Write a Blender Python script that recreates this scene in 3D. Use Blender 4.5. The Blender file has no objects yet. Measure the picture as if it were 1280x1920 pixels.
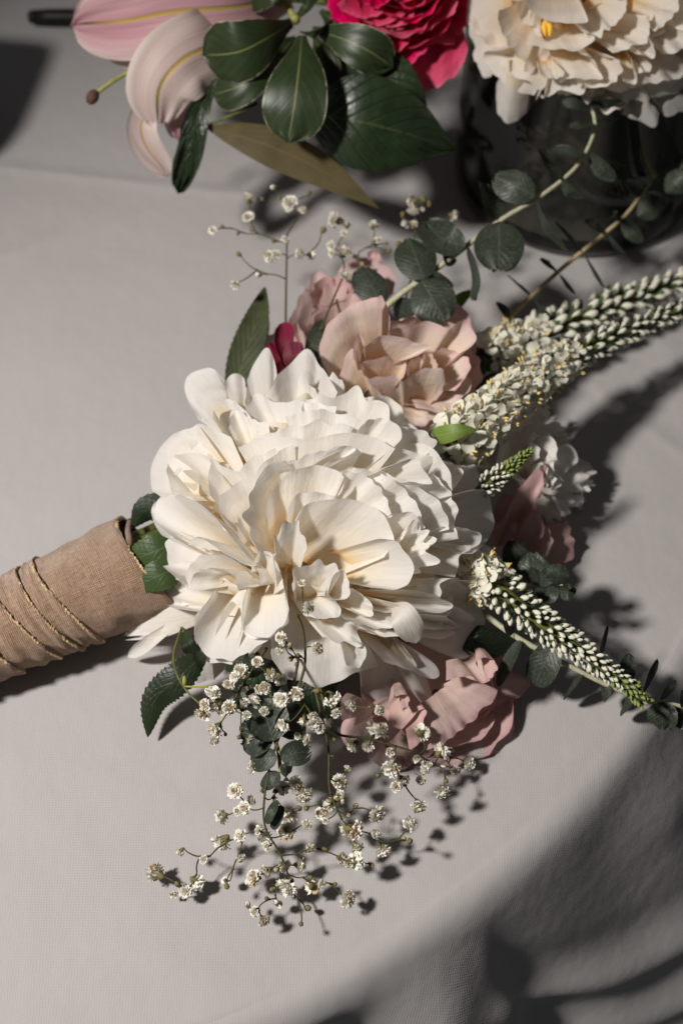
import bpy, math, random
import numpy as np
from math import pi, sin, cos, radians as R_
from mathutils import Vector

SC = bpy.context.scene
COL = SC.collection
# ------------------------------------------------------------------ camera, world, lamp, exposure
PITCH = R_(55)
FW = np.array([0, cos(PITCH), -sin(PITCH)]); UP = np.array([0, sin(PITCH), cos(PITCH)]); RT = np.array([1.0, 0, 0])
TGT = np.array([0, 0, .045]); CAM = TGT - .66 * FW
KP = .72 / 1920
cd = bpy.data.cameras.new('camera'); cam = bpy.data.objects.new('camera', cd); COL.objects.link(cam)
cam.location = CAM; cam.rotation_euler = (pi / 2 - PITCH, 0, 0)
cd.sensor_fit = 'VERTICAL'; cd.sensor_height = 36; cd.lens = 50; cd.clip_start = .01; cd.clip_end = 50
cd.dof.use_dof = True; cd.dof.focus_distance = .595; cd.dof.aperture_fstop = 7.0; cd.dof.aperture_blades = 9
SC.camera = cam
W = bpy.data.worlds.new('World'); SC.world = W; W.use_nodes = True
W.node_tree.nodes['Background'].inputs[0].default_value = (.95, .97, 1.0, 1)
W.node_tree.nodes['Background'].inputs[1].default_value = .058
LD = np.array([-.60, -.19, .86]); LD /= np.linalg.norm(LD)
AIM = np.array([.0, -.07, .03]); LP = AIM + 1.15 * LD
ld = bpy.data.lights.new('flash', 'SPOT'); ld.energy = 79; ld.color = (1.0, .955, .91)
ld.shadow_soft_size = .06; ld.spot_size = R_(66); ld.spot_blend = 1.0
lo = bpy.data.objects.new('flash', ld); COL.objects.link(lo); lo.location = LP
lo.rotation_euler = Vector(-LD).to_track_quat('-Z', 'Y').to_euler()
SC.view_settings.view_transform = 'Standard'; SC.view_settings.look = 'None'
SC.view_settings.exposure = 0; SC.view_settings.gamma = 1
SC.cycles.max_bounces = 12; SC.cycles.diffuse_bounces = 8; SC.cycles.transmission_bounces = 10; SC.cycles.glossy_bounces = 3; SC.cycles.transparent_max_bounces = 16
SC.cycles.caustics_reflective = False; SC.cycles.caustics_refractive = False

# ------------------------------------------------------------------ geometry helpers
def P(x, y, z):
    d = FW + (x - 640) * KP * RT + (960 - y) * KP * UP
    return CAM + d * ((z - CAM[2]) / d[2])
def mpp(p):                                   # metres per photo pixel at a point
    return float((p - CAM) @ FW) * KP
def nz(v):
    return v / (np.linalg.norm(v) + 1e-12)
def camdir(p):
    return nz(CAM - p)
def rot(v, k, a):
    k = nz(k); return v * cos(a) + np.cross(k, v) * sin(a) + k * (k @ v) * (1 - cos(a))
def spline(pts, n):
    pts = np.asarray(pts, float)
    if len(pts) == 2:
        t = np.linspace(0, 1, n)[:, None]; return pts[0] * (1 - t) + pts[1] * t
    q = np.vstack([2 * pts[0] - pts[1], pts, 2 * pts[-1] - pts[-2]]); m = len(pts) - 1
    t = np.linspace(0, m, n); i = np.minimum(t.astype(int), m - 1); f = (t - i)[:, None]
    a, b, c, d = q[i], q[i + 1], q[i + 2], q[i + 3]
    o = .5 * (2 * b + (c - a) * f + (2 * a - 5 * b + 4 * c - d) * f ** 2 + (3 * b - a - 3 * c + d) * f ** 3)
    s = np.r_[0, np.cumsum(np.linalg.norm(np.diff(o, axis=0), axis=1))]; s /= s[-1] + 1e-12
    tt = np.linspace(0, 1, n); return np.stack([np.interp(tt, s, o[:, k]) for k in range(3)], 1)
def wav(rng, n=4, f0=1., f1=4.):
    c = [(rng.uniform(f0, f1), rng.uniform(0, 6.28), rng.uniform(.5, 1)) for _ in range(n)]
    tot = sum(k[2] for k in c)
    return lambda x: sum(a * np.sin(f * x * pi + p) for f, p, a in c) / tot * 1.6

class Mb:
    def __init__(s): s.v = []; s.f = []; s.m = []; s.uv = []; s.n = 0
    def add(s, V, F, mi=0, uv=None):
        s.v.append(np.asarray(V, float)); s.uv.append(np.zeros((len(V), 2)) if uv is None else np.asarray(uv, float))
        s.f += [tuple(i + s.n for i in f) for f in F]; s.m += [mi] * len(F); s.n += len(V); return s
    def grid(s, G, mi=0, uv=None, closed=False):
        nv, nu = G.shape[:2]; F = []
        for j in range(nv - 1):
            for i in range(nu - (0 if closed else 1)):
                k = (i + 1) % nu; F.append((j * nu + i, j * nu + k, (j + 1) * nu + k, (j + 1) * nu + i))
        if uv is None:
            uu, vv = np.meshgrid(np.linspace(0, 1, nu), np.linspace(0, 1, nv)); uv = np.stack([uu, vv], -1)
        return s.add(G.reshape(-1, 3), F, mi, uv.reshape(-1, 2))
    def tube(s, pts, r0, r1=None, sides=7, mi=0, cap=True):
        pts = np.asarray(pts, float); n = len(pts); r1 = r0 if r1 is None else r1
        rad = np.linspace(r0, r1, n) if np.isscalar(r0) else np.asarray(r0)
        T = np.gradient(pts, axis=0); T /= np.linalg.norm(T, axis=1)[:, None] + 1e-12
        a = np.cross(T[0], [0, 0, 1.]); a = nz(a) if np.linalg.norm(a) > .1 else np.array([1., 0, 0]); G = []
        for i in range(n):
            a = nz(a - T[i] * (a @ T[i])); b = np.cross(T[i], a)
            th = np.arange(sides) * 2 * pi / sides
            G.append(pts[i] + rad[i] * (np.cos(th)[:, None] * a + np.sin(th)[:, None] * b))
        base = s.n; s.grid(np.array(G), mi, closed=True)
        if cap:
            s.f.append(tuple(base + k for k in range(sides))[::-1]); s.m.append(mi)
            s.f.append(tuple(base + (n - 1) * sides + k for k in range(sides))); s.m.append(mi)
        return s
    def ball(s, c, r, mi=0, nu=8, nv=5, ax=None, L=None):
        ax = np.array([0, 0, 1.]) if ax is None else nz(np.asarray(ax, float)); L = r if L is None else L
        a = np.cross(ax, [.3, .9, .1]); a = nz(a); b = np.cross(ax, a); G = []
        for j in range(nv + 1):
            t = pi * j / nv; rr = max(sin(t), .02)
            G.append([c + ax * (-cos(t) * L) + rr * r * (cos(2 * pi * i / nu) * a + sin(2 * pi * i / nu) * b) for i in range(nu)])
        return s.grid(np.array(G), mi, closed=True)
    def mesh(s, name, mats, smooth=True, origin=(0, 0, 0)):
        V = np.vstack(s.v) - np.asarray(origin, float); me = bpy.data.meshes.new(name); me.from_pydata(V.tolist(), [], s.f)
        for m in mats: me.materials.append(m)
        if len(mats) > 1: me.polygons.foreach_set('material_index', s.m)
        U = np.vstack(s.uv); li = np.zeros(len(me.loops), int); me.loops.foreach_get('vertex_index', li)
        me.uv_layers.new(name='UVMap').data.foreach_set('uv', U[li].ravel().astype(np.float32))
        if smooth: me.polygons.foreach_set('use_smooth', [True] * len(me.polygons))
        me.update(); return me

def link(name, me, parent=None):
    o = bpy.data.objects.new(name, me); COL.objects.link(o)
    if parent is not None: o.parent = parent
    return o
def thing(name, label, cat, loc=(0, 0, 0), group=None):
    o = bpy.data.objects.new(name, None); COL.objects.link(o); o.location = Vector(loc); o.empty_display_size = .01
    o['label'] = label; o['category'] = cat
    if group: o['group'] = group
    return o
def part(name, mb, mats, root, parent=None, smooth=True):
    return link(name, mb.mesh(name, mats if isinstance(mats, list) else [mats], smooth, tuple(root.location)), parent or root)
def place_mesh(name, me, root, pos, ax, scale, spin=0.0, parent=None):
    o = bpy.data.objects.new(name, me); COL.objects.link(o); o.parent = parent or root
    o.location = Vector(pos) - root.location
    o.rotation_mode = 'QUATERNION'
    q = Vector(ax).to_track_quat('Z', 'Y')
    from mathutils import Quaternion
    o.rotation_quaternion = q @ Quaternion((0, 0, 1), spin); o.scale = (scale,) * 3 if np.isscalar(scale) else scale
    return o

PROF = {
    'ovate': lambda v: np.sin(pi * np.clip(v, 0, 1) ** .75) ** .8,
    'lance': lambda v: np.sin(pi * np.clip(v, 0, 1) ** .85) ** 1.05,
    'round': lambda v: np.sqrt(np.clip(1 - (2 * v - 1) ** 2, 0, 1)),
    'obov': lambda v: np.clip(np.sin(pi * np.clip(v, 0, 1) ** 1.5) ** .75 + .05 * (1 - v), .02, 2),
    'spat': lambda v: np.where(v < .75, .16 + .84 * np.sin(np.clip(v, 0, 1) / .75 * pi / 2) ** 1.5, np.sqrt(np.clip(1 - ((v - .75) / .25) ** 2, 0, 1))),
    'fan': lambda v: .22 + .78 * np.sin(np.clip(v * 1.2, 0, 1) * pi / 2) ** .9,
    'strap': lambda v: np.minimum(1, .35 + v * 1.6) * np.sqrt(np.clip(1 - np.clip((v - .7) / .3, 0, 1) ** 2, 0, 1)),
    'petal': lambda v: np.where(v < .65, .3 + .7 * np.sin(np.clip(v, 0, 1) / .65 * pi / 2), np.sqrt(np.clip(1 - ((v - .65) / .35) ** 2.4, 0, 1))),
}
def sheet(C, N, w, prof='ovate', nu=13, nv=18, cup=.3, ruf=0., rf=3., notch=0., nf=4., rnd=0., seed=0, serr=0., nserr=20, cup_tip=None, mb=None, mi=0, skew=0.):
    """curved sheet grown along a centre line C (world points); N faces the viewer side; w = half width in metres"""
    rng = random.Random(seed); M = 90
    c = spline(C, M); T = np.gradient(c, axis=0); T /= np.linalg.norm(T, axis=1)[:, None] + 1e-12
    N = np.asarray(N, float)
    if N.ndim == 1: N = np.repeat(N[None], M, 0)
    else: N = np.stack([np.interp(np.linspace(0, 1, M), np.linspace(0, 1, len(N)), N[:, k]) for k in range(3)], 1)
    S = np.cross(T, N); S /= np.linalg.norm(S, axis=1)[:, None] + 1e-9; Nm = np.cross(S, T)
    u = np.linspace(-1, 1, nu); v = np.linspace(0, 1, nv); U, V = np.meshgrid(u, v)
    e = rnd * np.abs(U) ** 2.5
    if notch: e = e + notch * (.5 + .5 * wav(rng, 4, nf * .5, nf * 1.5)(U)) * V
    ve = np.clip(V * (1 - e), 0, 1); idx = ve * (M - 1)
    ip = lambda A: np.stack([np.interp(idx, np.arange(M), A[:, k]) for k in range(3)], -1)
    hw = w * PROF[prof](ve)
    if serr: hw = hw * (1 - serr * ((V * nserr) % 1.0) * (V > .06))
    k = cup + ((cup_tip if cup_tip is not None else cup) - cup) * V
    k = np.where(np.abs(k) < .02, .02, k); a = k * U
    ru = 1.35 * ruf * (V ** 2.8) * (.35 + .65 * np.abs(U) ** .7) * (wav(rng, 4, rf * .5, rf * 1.5)(U * 1.0 + .35 * V) + .55 * wav(rng, 3, 2, 5)(V * 1.3 + U))
    G = ip(c) + ip(S) * (hw * np.sin(a) / k + skew * hw * V)[..., None] + ip(Nm) * (hw * (1 - np.cos(a)) / k + ru)[..., None]
    mb = mb or Mb()
    return mb.grid(G, mi, np.stack([(U + 1) / 2, ve], -1))

class Frame:                                   # flower frame: axis A, X roughly image-right
    def __init__(s, B, A):
        s.B = np.asarray(B, float); s.A = nz(np.asarray(A, float)); s.X = nz(RT - s.A * (RT @ s.A)); s.Y = np.cross(s.A, s.X)
    def w(s, L): return s.B + L[..., 0:1] * s.X + L[..., 1:2] * s.Y + L[..., 2:3] * s.A
    def D(s, x, y, h):                         # point seen at photo pixel (x,y) at axial height h
        d = FW + (x - 640) * KP * RT + (960 - y) * KP * UP
        t = ((s.B + s.A * h - CAM) @ s.A) / (d @ s.A); return CAM + d * t
def bowl(fr, phi, half, prof, nu=15, nv=14, ruf=0., rf=3., notch=0., nf=4., rnd=.12, curl=0., seed=0, tilt=0., shift=(0, 0), pinch=0.):
    """petal that wraps a flower axis: prof = (r,z) control points, half = half angle"""
    rng = random.Random(seed)
    pr = np.array([(a, 0, b) for a, b in prof], float); M = 60; pc = spline(pr, M)
    u = np.linspace(-1, 1, nu); v = np.linspace(0, 1, nv); U, V = np.meshgrid(u, v)
    e = rnd * np.abs(U) ** 3
    if notch: e = e + notch * (.5 + .5 * wav(rng, 4, nf * .5, nf * 1.6)(U)) * V
    ve = np.clip(V * (1 - e), 0, 1); idx = ve * (M - 1)
    r = np.interp(idx, np.arange(M), pc[:, 0]); z = np.interp(idx, np.arange(M), pc[:, 2])
    t = np.gradient(pc, axis=0); nr = np.interp(idx, np.arange(M), -t[:, 2]); nzz = np.interp(idx, np.arange(M), t[:, 0])
    ln = np.sqrt(nr ** 2 + nzz ** 2) + 1e-9; nr /= ln; nzz /= ln
    d = 1.35 * ruf * (V ** 2.8) * (wav(rng, 4, rf * .5, rf * 1.5)(U + .25 * V) + .5 * wav(rng, 3, 2, 5)(V * 1.4 - U))
    if curl:
        cv = np.clip((V - .6) / .4, 0, 1) ** 2; d = d - curl * cv
    r = r + nr * d; z = z + nzz * d
    if pinch: r = r * (1 - pinch * np.abs(U) ** 2 * V)
    ph = phi + U * half * (1 + .08 * wav(rng, 2, 1, 2)(V)); x = r * np.cos(ph) + shift[0]; y = r * np.sin(ph) + shift[1]
    if tilt:
        dz = tilt * (x * cos(phi) + y * sin(phi)); z = z + dz
    return Mb().grid(fr.w(np.stack([x, y, z], -1)), 0, np.stack([(U + 1) / 2, ve], -1))

# ------------------------------------------------------------------ materials
class Nt:
    def __init__(s, name):
        s.m = bpy.data.materials.new(name); s.m.use_nodes = True; s.t = s.m.node_tree; s.t.nodes.clear(); s.out = s.n('ShaderNodeOutputMaterial')
    def n(s, k, **kw):
        x = s.t.nodes.new(k)
        for a, b in kw.items():
            if a.startswith('i_'):
                key = a[2:]; key = int(key) if key.isdigit() else key.replace('_', ' ')
                s.put(x.inputs[key], b)
            else: setattr(x, a, b)
        return x
    def put(s, sock, b):
        if hasattr(b, 'is_output') or isinstance(b, bpy.types.NodeSocket): s.t.links.new(b, sock)
        elif hasattr(b, 'outputs'): s.t.links.new(b.outputs[0], sock)
        else:
            if isinstance(b, tuple) and len(b) == 3 and sock.type == 'RGBA': b = (*b, 1)
            sock.default_value = b
    def math(s, op, a, b=0., c=None):
        x = s.n('ShaderNodeMath', operation=op); s.put(x.inputs[0], a); s.put(x.inputs[1], b)
        if c is not None: s.put(x.inputs[2], c)
        return x.outputs[0]
    def ramp(s, f, pts, interp='LINEAR'):
        x = s.n('ShaderNodeValToRGB'); x.color_ramp.interpolation = interp; e = x.color_ramp.elements
        while len(e) < len(pts): e.new(.5)
        for k, (p, c) in enumerate(pts): e[k].position = p; e[k].color = (*c, 1) if len(c) == 3 else c
        s.put(x.inputs[0], f); return x.outputs[0]
    def mix(s, f, a, b, blend='MIX'):
        x = s.n('ShaderNodeMix', data_type='RGBA', blend_type=blend); s.put(x.inputs[0], f); s.put(x.inputs[6], a); s.put(x.inputs[7], b); return x.outputs[2]
    def uv(s):
        c = s.n('ShaderNodeTexCoord'); x = s.n('ShaderNodeSeparateXYZ', i_0=c.outputs['UV']); return c.outputs['UV'], x.outputs[0], x.outputs[1]
    def noise(s, vec, scale, detail=3., rough=.5, mscale=None):
        if mscale is not None:
            mp = s.n('ShaderNodeMapping'); s.put(mp.inputs[0], vec); mp.inputs['Scale'].default_value = mscale; vec = mp.outputs[0]
        x = s.n('ShaderNodeTexNoise'); s.put(x.inputs['Vector'], vec); x.inputs['Scale'].default_value = scale; x.inputs['Detail'].default_value = detail; x.inputs['Roughness'].default_value = rough
        return x.outputs[0]
    def obj(s): return s.n('ShaderNodeTexCoord').outputs['Object']
    def rnd(s): return s.n('ShaderNodeObjectInfo').outputs['Random']
    def bump(s, h, strength=.3, dist=.001):
        x = s.n('ShaderNodeBump'); s.put(x.inputs['Height'], h); x.inputs['Strength'].default_value = strength; x.inputs['Distance'].default_value = dist; return x.outputs[0]
    def fin(s, col, rough=.5, spec=.3, trans=0., nrm=None, tcol=None, sheen=0., metal=0., coat=0.):
        p = s.n('ShaderNodeBsdfPrincipled'); s.put(p.inputs['Base Color'], col); s.put(p.inputs['Roughness'], rough)
        p.inputs['Specular IOR Level'].default_value = spec; p.inputs['Metallic'].default_value = metal
        p.inputs['Sheen Weight'].default_value = sheen; p.inputs['Coat Weight'].default_value = coat
        if nrm is not None: s.put(p.inputs['Normal'], nrm)
        o = p.outputs[0]
        if trans:
            t = s.n('ShaderNodeBsdfTranslucent'); s.put(t.inputs[0], tcol if tcol is not None else col)
            if nrm is not None: s.put(t.inputs['Normal'], nrm)
            x = s.n('ShaderNodeMixShader'); x.inputs[0].default_value = trans; s.put(x.inputs[1], o); s.put(x.inputs[2], t.outputs[0]); o = x.outputs[0]
        s.put(s.out.inputs[0], o); return s.m

def petal_mat(name, ramp, trans=.35, rough=.5, var=.05, tint=None, vein=.45, edge=None, spec=.15):
    s = Nt(name); uv, u, v = s.uv()
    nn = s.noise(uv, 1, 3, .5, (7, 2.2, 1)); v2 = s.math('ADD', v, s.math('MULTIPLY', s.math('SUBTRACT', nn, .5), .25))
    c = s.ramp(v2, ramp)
    if edge is not None:
        e = s.math('POWER', s.math('ABSOLUTE', s.math('SUBTRACT', s.math('MULTIPLY', u, 2.), 1.)), 5.)
        ev = s.math('MAXIMUM', e, s.math('POWER', v, 9.)); c = s.mix(s.math('MULTIPLY', ev, .55), c, edge)
    fine = s.noise(uv, 1, 4, .6, (34, 2.2, 1))
    c = s.mix(.10, c, s.ramp(fine, [(.3, (.55, .5, .45)), (.6, (1, 1, 1))]), 'MULTIPLY')
    h = s.n('ShaderNodeHueSaturation'); s.put(h.inputs['Color'], c)
    s.put(h.inputs['Value'], s.math('ADD', 1 - var, s.math('MULTIPLY', s.rnd(), var * 1.6)))
    s.put(h.inputs['Saturation'], s.math('ADD', .85, s.math('MULTIPLY', s.rnd(), .3)))
    hh = s.math('ADD', fine, s.math('MULTIPLY', s.noise(uv, 1, 2, .5, (9, 5, 1)), 1.2))
    tc = s.n('ShaderNodeGamma', i_0=h.outputs[0], i_1=1.25)
    return s.fin(h.outputs[0], rough, spec, trans, s.bump(hh, vein, .0006), tcol=tc.outputs[0])
def leaf_mat(name, dark, light, rib, rough=.4, spec=.4, speck=None, margin=None, veins=.35, trans=.12, coat=0.):
    s = Nt(name); uv, u, v = s.uv()
    du = s.math('ABSOLUTE', s.math('SUBTRACT', u, .5))
    o = s.obj(); c = s.ramp(s.noise(o, 90, 4, .6), [(.3, dark), (.7, light)])
    vw = s.math('SINE', s.math('MULTIPLY', s.math('SUBTRACT', v, s.math('MULTIPLY', du, .75)), 52.))
    vein = s.math('POWER', s.math('MAXIMUM', vw, 0.), 10.)
    c = s.mix(s.math('MULTIPLY', vein, s.math('MULTIPLY', s.noise(o, 120, 2, .5), .12)), c, rib)
    rl = s.math('LESS_THAN', s.math('MULTIPLY', du, s.math('ADD', .55, v)), .013)
    c = s.mix(s.math('MULTIPLY', rl, .85), c, rib)
    if margin is not None:
        mm = s.math('GREATER_THAN', s.math('ADD', du, s.math('MULTIPLY', s.noise(uv, 1, 3, .6, (14, 14, 1)), .05)), .517)
        c = s.mix(s.math('MULTIPLY', mm, .75), c, margin)
    if speck is not None:
        sp = s.ramp(s.noise(o, 700, 5, .75), [(.5, (0, 0, 0)), (.68, (1, 1, 1))]); blot = s.noise(o, 60, 2, .5)
        c = s.mix(s.math('MULTIPLY', sp, s.math('MULTIPLY', blot, .5)), c, speck)
    h = s.math('ADD', s.math('MULTIPLY', vein, -.35), s.math('MULTIPLY', s.noise(uv, 1, 3, .5, (5, 12, 1)), .6))
    return s.fin(c, rough, spec, trans, s.bump(h, veins, .0012), coat=coat)
def plain(name, c1, c2, scale=200, rough=.6, spec=.2, trans=0., bump=.2, sheen=0.):
    s = Nt(name); o = s.obj(); n = s.noise(o, scale, 4, .6)
    return s.fin(s.ramp(n, [(.3, c1), (.7, c2)]), rough, spec, trans, s.bump(n, bump, .0008), sheen=sheen)

M = {}
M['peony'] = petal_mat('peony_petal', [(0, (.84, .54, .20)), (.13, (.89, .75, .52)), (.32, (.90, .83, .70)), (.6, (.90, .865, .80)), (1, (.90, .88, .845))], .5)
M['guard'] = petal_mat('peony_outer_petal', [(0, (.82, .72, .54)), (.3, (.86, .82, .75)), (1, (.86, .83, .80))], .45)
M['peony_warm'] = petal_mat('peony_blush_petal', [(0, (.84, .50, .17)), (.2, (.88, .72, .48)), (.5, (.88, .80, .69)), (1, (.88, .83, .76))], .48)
M['blush'] = petal_mat('blush_rose_petal', [(0, (.80, .58, .38)), (.5, (.80, .66, .53)), (.8, (.78, .65, .57)), (1, (.75, .58, .54))], .35, edge=(.66, .46, .46))
M['pink'] = petal_mat('pale_pink_rose_petal', [(0, (.66, .48, .40)), (.5, (.63, .47, .42)), (1, (.61, .42, .41))], .32, edge=(.52, .30, .32))
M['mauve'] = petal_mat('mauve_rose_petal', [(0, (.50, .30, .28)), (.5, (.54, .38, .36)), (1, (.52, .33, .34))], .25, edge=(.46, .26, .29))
M['hot'] = petal_mat('hot_pink_rose_petal', [(0, (.34, .003, .04)), (.55, (.60, .012, .085)), (.9, (.68, .03, .13)), (1, (.72, .11, .20))], .3, edge=(.72, .12, .21), spec=.1)
M['crimson'] = petal_mat('crimson_bud_petal', [(0, (.10, .012, .018)), (.6, (.15, .022, .035)), (1, (.22, .02, .06))], .2)
def lily_mat(name, body, flush, tip):
    s = Nt(name); uv, u, v = s.uv(); du = s.math('ABSOLUTE', s.math('SUBTRACT', u, .5))
    n = s.noise(uv, 1, 3, .6, (30, 2, 1)); k = s.math('MULTIPLY', s.math('SUBTRACT', 1., s.math('POWER', s.math('MULTIPLY', du, 2.), 3.)), s.math('ADD', .25, n))
    c = s.mix(k, body, flush)
    r = s.ramp(s.math('MULTIPLY', du, s.math('ADD', .7, s.math('MULTIPLY', v, .6))), [(.012, (1, 1, 1)), (.04, (0, 0, 0))])
    c = s.mix(r, c, s.ramp(v, [(.0, (.36, .32, .08)), (.75, (.50, .33, .06)), (.86, (.25, .19, .03)), (.93, tip)]))
    h = s.math('ADD', n, s.math('MULTIPLY', r, -2.5)); return s.fin(c, .5, .2, .28, s.bump(h, .35, .001))
M['lily'] = lily_mat('pink_lily_petal', (.66, .53, .50), (.46, .20, .25), (.03, .04, .008))
M['lily_pale'] = lily_mat('pale_lily_petal', (.64, .56, .51), (.56, .42, .39), (.03, .04, .008))
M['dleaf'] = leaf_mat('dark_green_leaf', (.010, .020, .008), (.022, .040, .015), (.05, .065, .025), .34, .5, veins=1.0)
M['gleaf'] = leaf_mat('green_leaf_pale_margin', (.015, .027, .009), (.026, .042, .014), (.20, .21, .08), .42, .4, margin=(.55, .52, .36), veins=.12)
M['bleaf'] = leaf_mat('olive_brown_leaf', (.07, .055, .022), (.10, .08, .035), (.13, .10, .05), .6, .2, veins=.3)
M['sleaf'] = leaf_mat('serrated_green_leaf', (.011, .019, .008), (.020, .031, .012), (.035, .05, .022), .42, .35, veins=.35)
M['mleaf'] = leaf_mat('mid_green_leaf', (.030, .055, .016), (.055, .085, .026), (.09, .12, .04), .45, .3, veins=.35)
M['oleaf'] = leaf_mat('dull_olive_leaf', (.035, .042, .018), (.06, .068, .03), (.09, .09, .05), .6, .2, veins=.7)
M['lime'] = leaf_mat('lime_green_leaf', (.10, .16, .03), (.17, .24, .05), (.25, .3, .1), .45, .3, veins=.3)
M['euc'] = leaf_mat('eucalyptus_leaf', (.020, .027, .017), (.036, .045, .028), (.075, .08, .055), .45, .35, speck=(.20, .23, .20), veins=.35)
M['euc_stem'] = plain('eucalyptus_stem', (.32, .32, .20), (.48, .47, .32), 500, .6)
M['euc_stem2'] = plain('tan_eucalyptus_stem', (.42, .32, .16), (.55, .45, .27), 500, .6)
M['gstem'] = plain('green_stem', (.06, .075, .02), (.13, .14, .04), 300, .5)
M['ystem'] = plain('yellow_green_stem', (.20, .20, .05), (.34, .32, .10), 300, .5)
M['gyp_stem'] = plain('baby_breath_stem', (.045, .042, .018), (.09, .08, .035), 600, .7)
M['gyp'] = plain('baby_breath_petal', (.80, .77, .67), (.89, .87, .81), 700, .6, .1, .25)
M['gyp_tan'] = plain('dry_baby_breath_petal', (.42, .28, .13), (.66, .56, .38), 700, .7, .1, .2)
M['gyp_cal'] = plain('baby_breath_calyx', (.10, .09, .03), (.22, .19, .09), 900, .7)
M['ver_white'] = plain('white_floret', (.72, .70, .58), (.80, .78, .67), 900, .5, .2, .25, .1)
M['ver_green'] = plain('green_sepal', (.035, .06, .02), (.07, .11, .035), 900, .5)
M['ver_lime'] = plain('lime_bud', (.16, .20, .05), (.28, .32, .10), 900, .5)
M['anther'] = plain('yellow_anther', (.62, .44, .14), (.74, .58, .26), 900, .6)
M['stamen'] = plain('orange_stamen', (.70, .36, .03), (.80, .48, .07), 900, .6)
M['lanther'] = plain('brown_anther', (.05, .025, .02), (.12, .06, .045), 700, .8)
M['black'] = plain('dull_black', (.006, .006, .006), (.012, .011, .011), 150, .5, .3)
# ribbon: woven burlap
s = Nt('burlap_ribbon'); uv, u, v = s.uv(); o = s.obj()
wv = lambda ax, sc: s.math('SINE', s.math('MULTIPLY', ax, sc))
weave = s.math('MULTIPLY', s.math('ADD', wv(u, 7400.), 1.), s.math('ADD', wv(v, 7400.), 1.))
thr = s.math('ADD', s.noise(uv, 1, 3, .7, (160, 2200, 1)), s.noise(uv, 1, 3, .7, (2200, 160, 1)))
c = s.ramp(s.math('ADD', s.math('MULTIPLY', thr, .5), s.math('MULTIPLY', weave, .03)), [(.38, (.19, .108, .062)), (.5, (.33, .205, .13)), (.64, (.50, .345, .24))])
M['burlap'] = s.fin(c, .8, .1, 0, s.bump(s.math('ADD', thr, s.math('MULTIPLY', weave, .35)), .8, .0007), sheen=.3)
s = Nt('gold_thread'); M['gold'] = s.fin(s.ramp(s.noise(s.obj(), 500, 2), [(.35, (.55, .36, .16)), (.7, (.95, .78, .48))]), .25, .9, metal=.35)
# tablecloth
s = Nt('tablecloth_fabric'); o = s.obj(); uv, u, v = s.uv()
sx = s.n('ShaderNodeSeparateXYZ', i_0=o)
def thread(ax, per): return s.math('SINE', s.math('MULTIPLY', ax, 2 * pi / per))
wob = s.noise(o, 240, 2, .5)
ua = s.math('ADD', u, s.math('MULTIPLY', wob, .0012)); va = s.math('ADD', v, s.math('MULTIPLY', wob, .0012))
h = s.math('MULTIPLY', s.math('ADD', thread(ua, .00115), 1.), s.math('ADD', thread(va, .00115), 1.))
h = s.math('ADD', s.math('MULTIPLY', h, .10), s.math('ADD', s.math('MULTIPLY', s.noise(uv, 1, 2, .5, (1300, 400, 1)), .4), s.math('MULTIPLY', s.noise(uv, 1, 2, .5, (400, 1300, 1)), .4)))
cl = None
def crease(a, b, amp, wd):
    a, b = P(*a, 0)[:2], P(*b, 0)[:2]; d = nz(b - a); n = np.array([-d[1], d[0]])
    q = s.math('ADD', s.math('ADD', s.math('MULTIPLY', sx.outputs[0], float(n[0])), s.math('MULTIPLY', sx.outputs[1], float(n[1]))), float(-(n @ a)))
    q = s.math('DIVIDE', q, wd); return s.math('MULTIPLY', s.math('DIVIDE', 1., s.math('ADD', 1., s.math('MULTIPLY', q, q))), amp)
for cc in [((0, 312), (540, 372), .9, .005), ((60, 660), (330, 520), .35, .008), ((60, 790), (260, 700), .3, .007), ((560, 300), (900, 560), .5, .006), ((0, 480), (330, 380), .3, .006), ((0, 1690), (300, 1800), .35, .012), ((1060, 330), (1280, 700), .4, .01), ((40, 1420), (300, 1500), .3, .01), ((120, 1560), (420, 1900), .35, .014), ((420, 1720), (820, 1800), .3, .012), ((1000, 1500), (1160, 1340), .25, .008), ((330, 330), (30, 470), .5, .007), ((380, 420), (0, 640), .35, .012)]:
    t = crease(*cc); cl = t if cl is None else s.math('ADD', cl, t)
b1 = s.bump(h, .6, .0003); b1 = s.n('ShaderNodeBump', i_Height=s.noise(o, 26, 3, .55), i_Strength=.4, i_Distance=.004, i_Normal=b1).outputs[0]
bb = s.n('ShaderNodeBump'); s.put(bb.inputs['Height'], cl); bb.inputs['Strength'].default_value = .55; bb.inputs['Distance'].default_value = .003; s.put(bb.inputs['Normal'], b1)
c = s.mix(.5, s.ramp(s.noise(o, 14, 3, .6), [(.3, (.350, .331, .324)), (.7, (.378, .359, .352))]), s.ramp(h, [(.3, (.345, .327, .321)), (1.1, (.392, .374, .368))]))
M['cloth'] = s.fin(c, .85, .12, 0, bb.outputs[0], sheen=.15)
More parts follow.
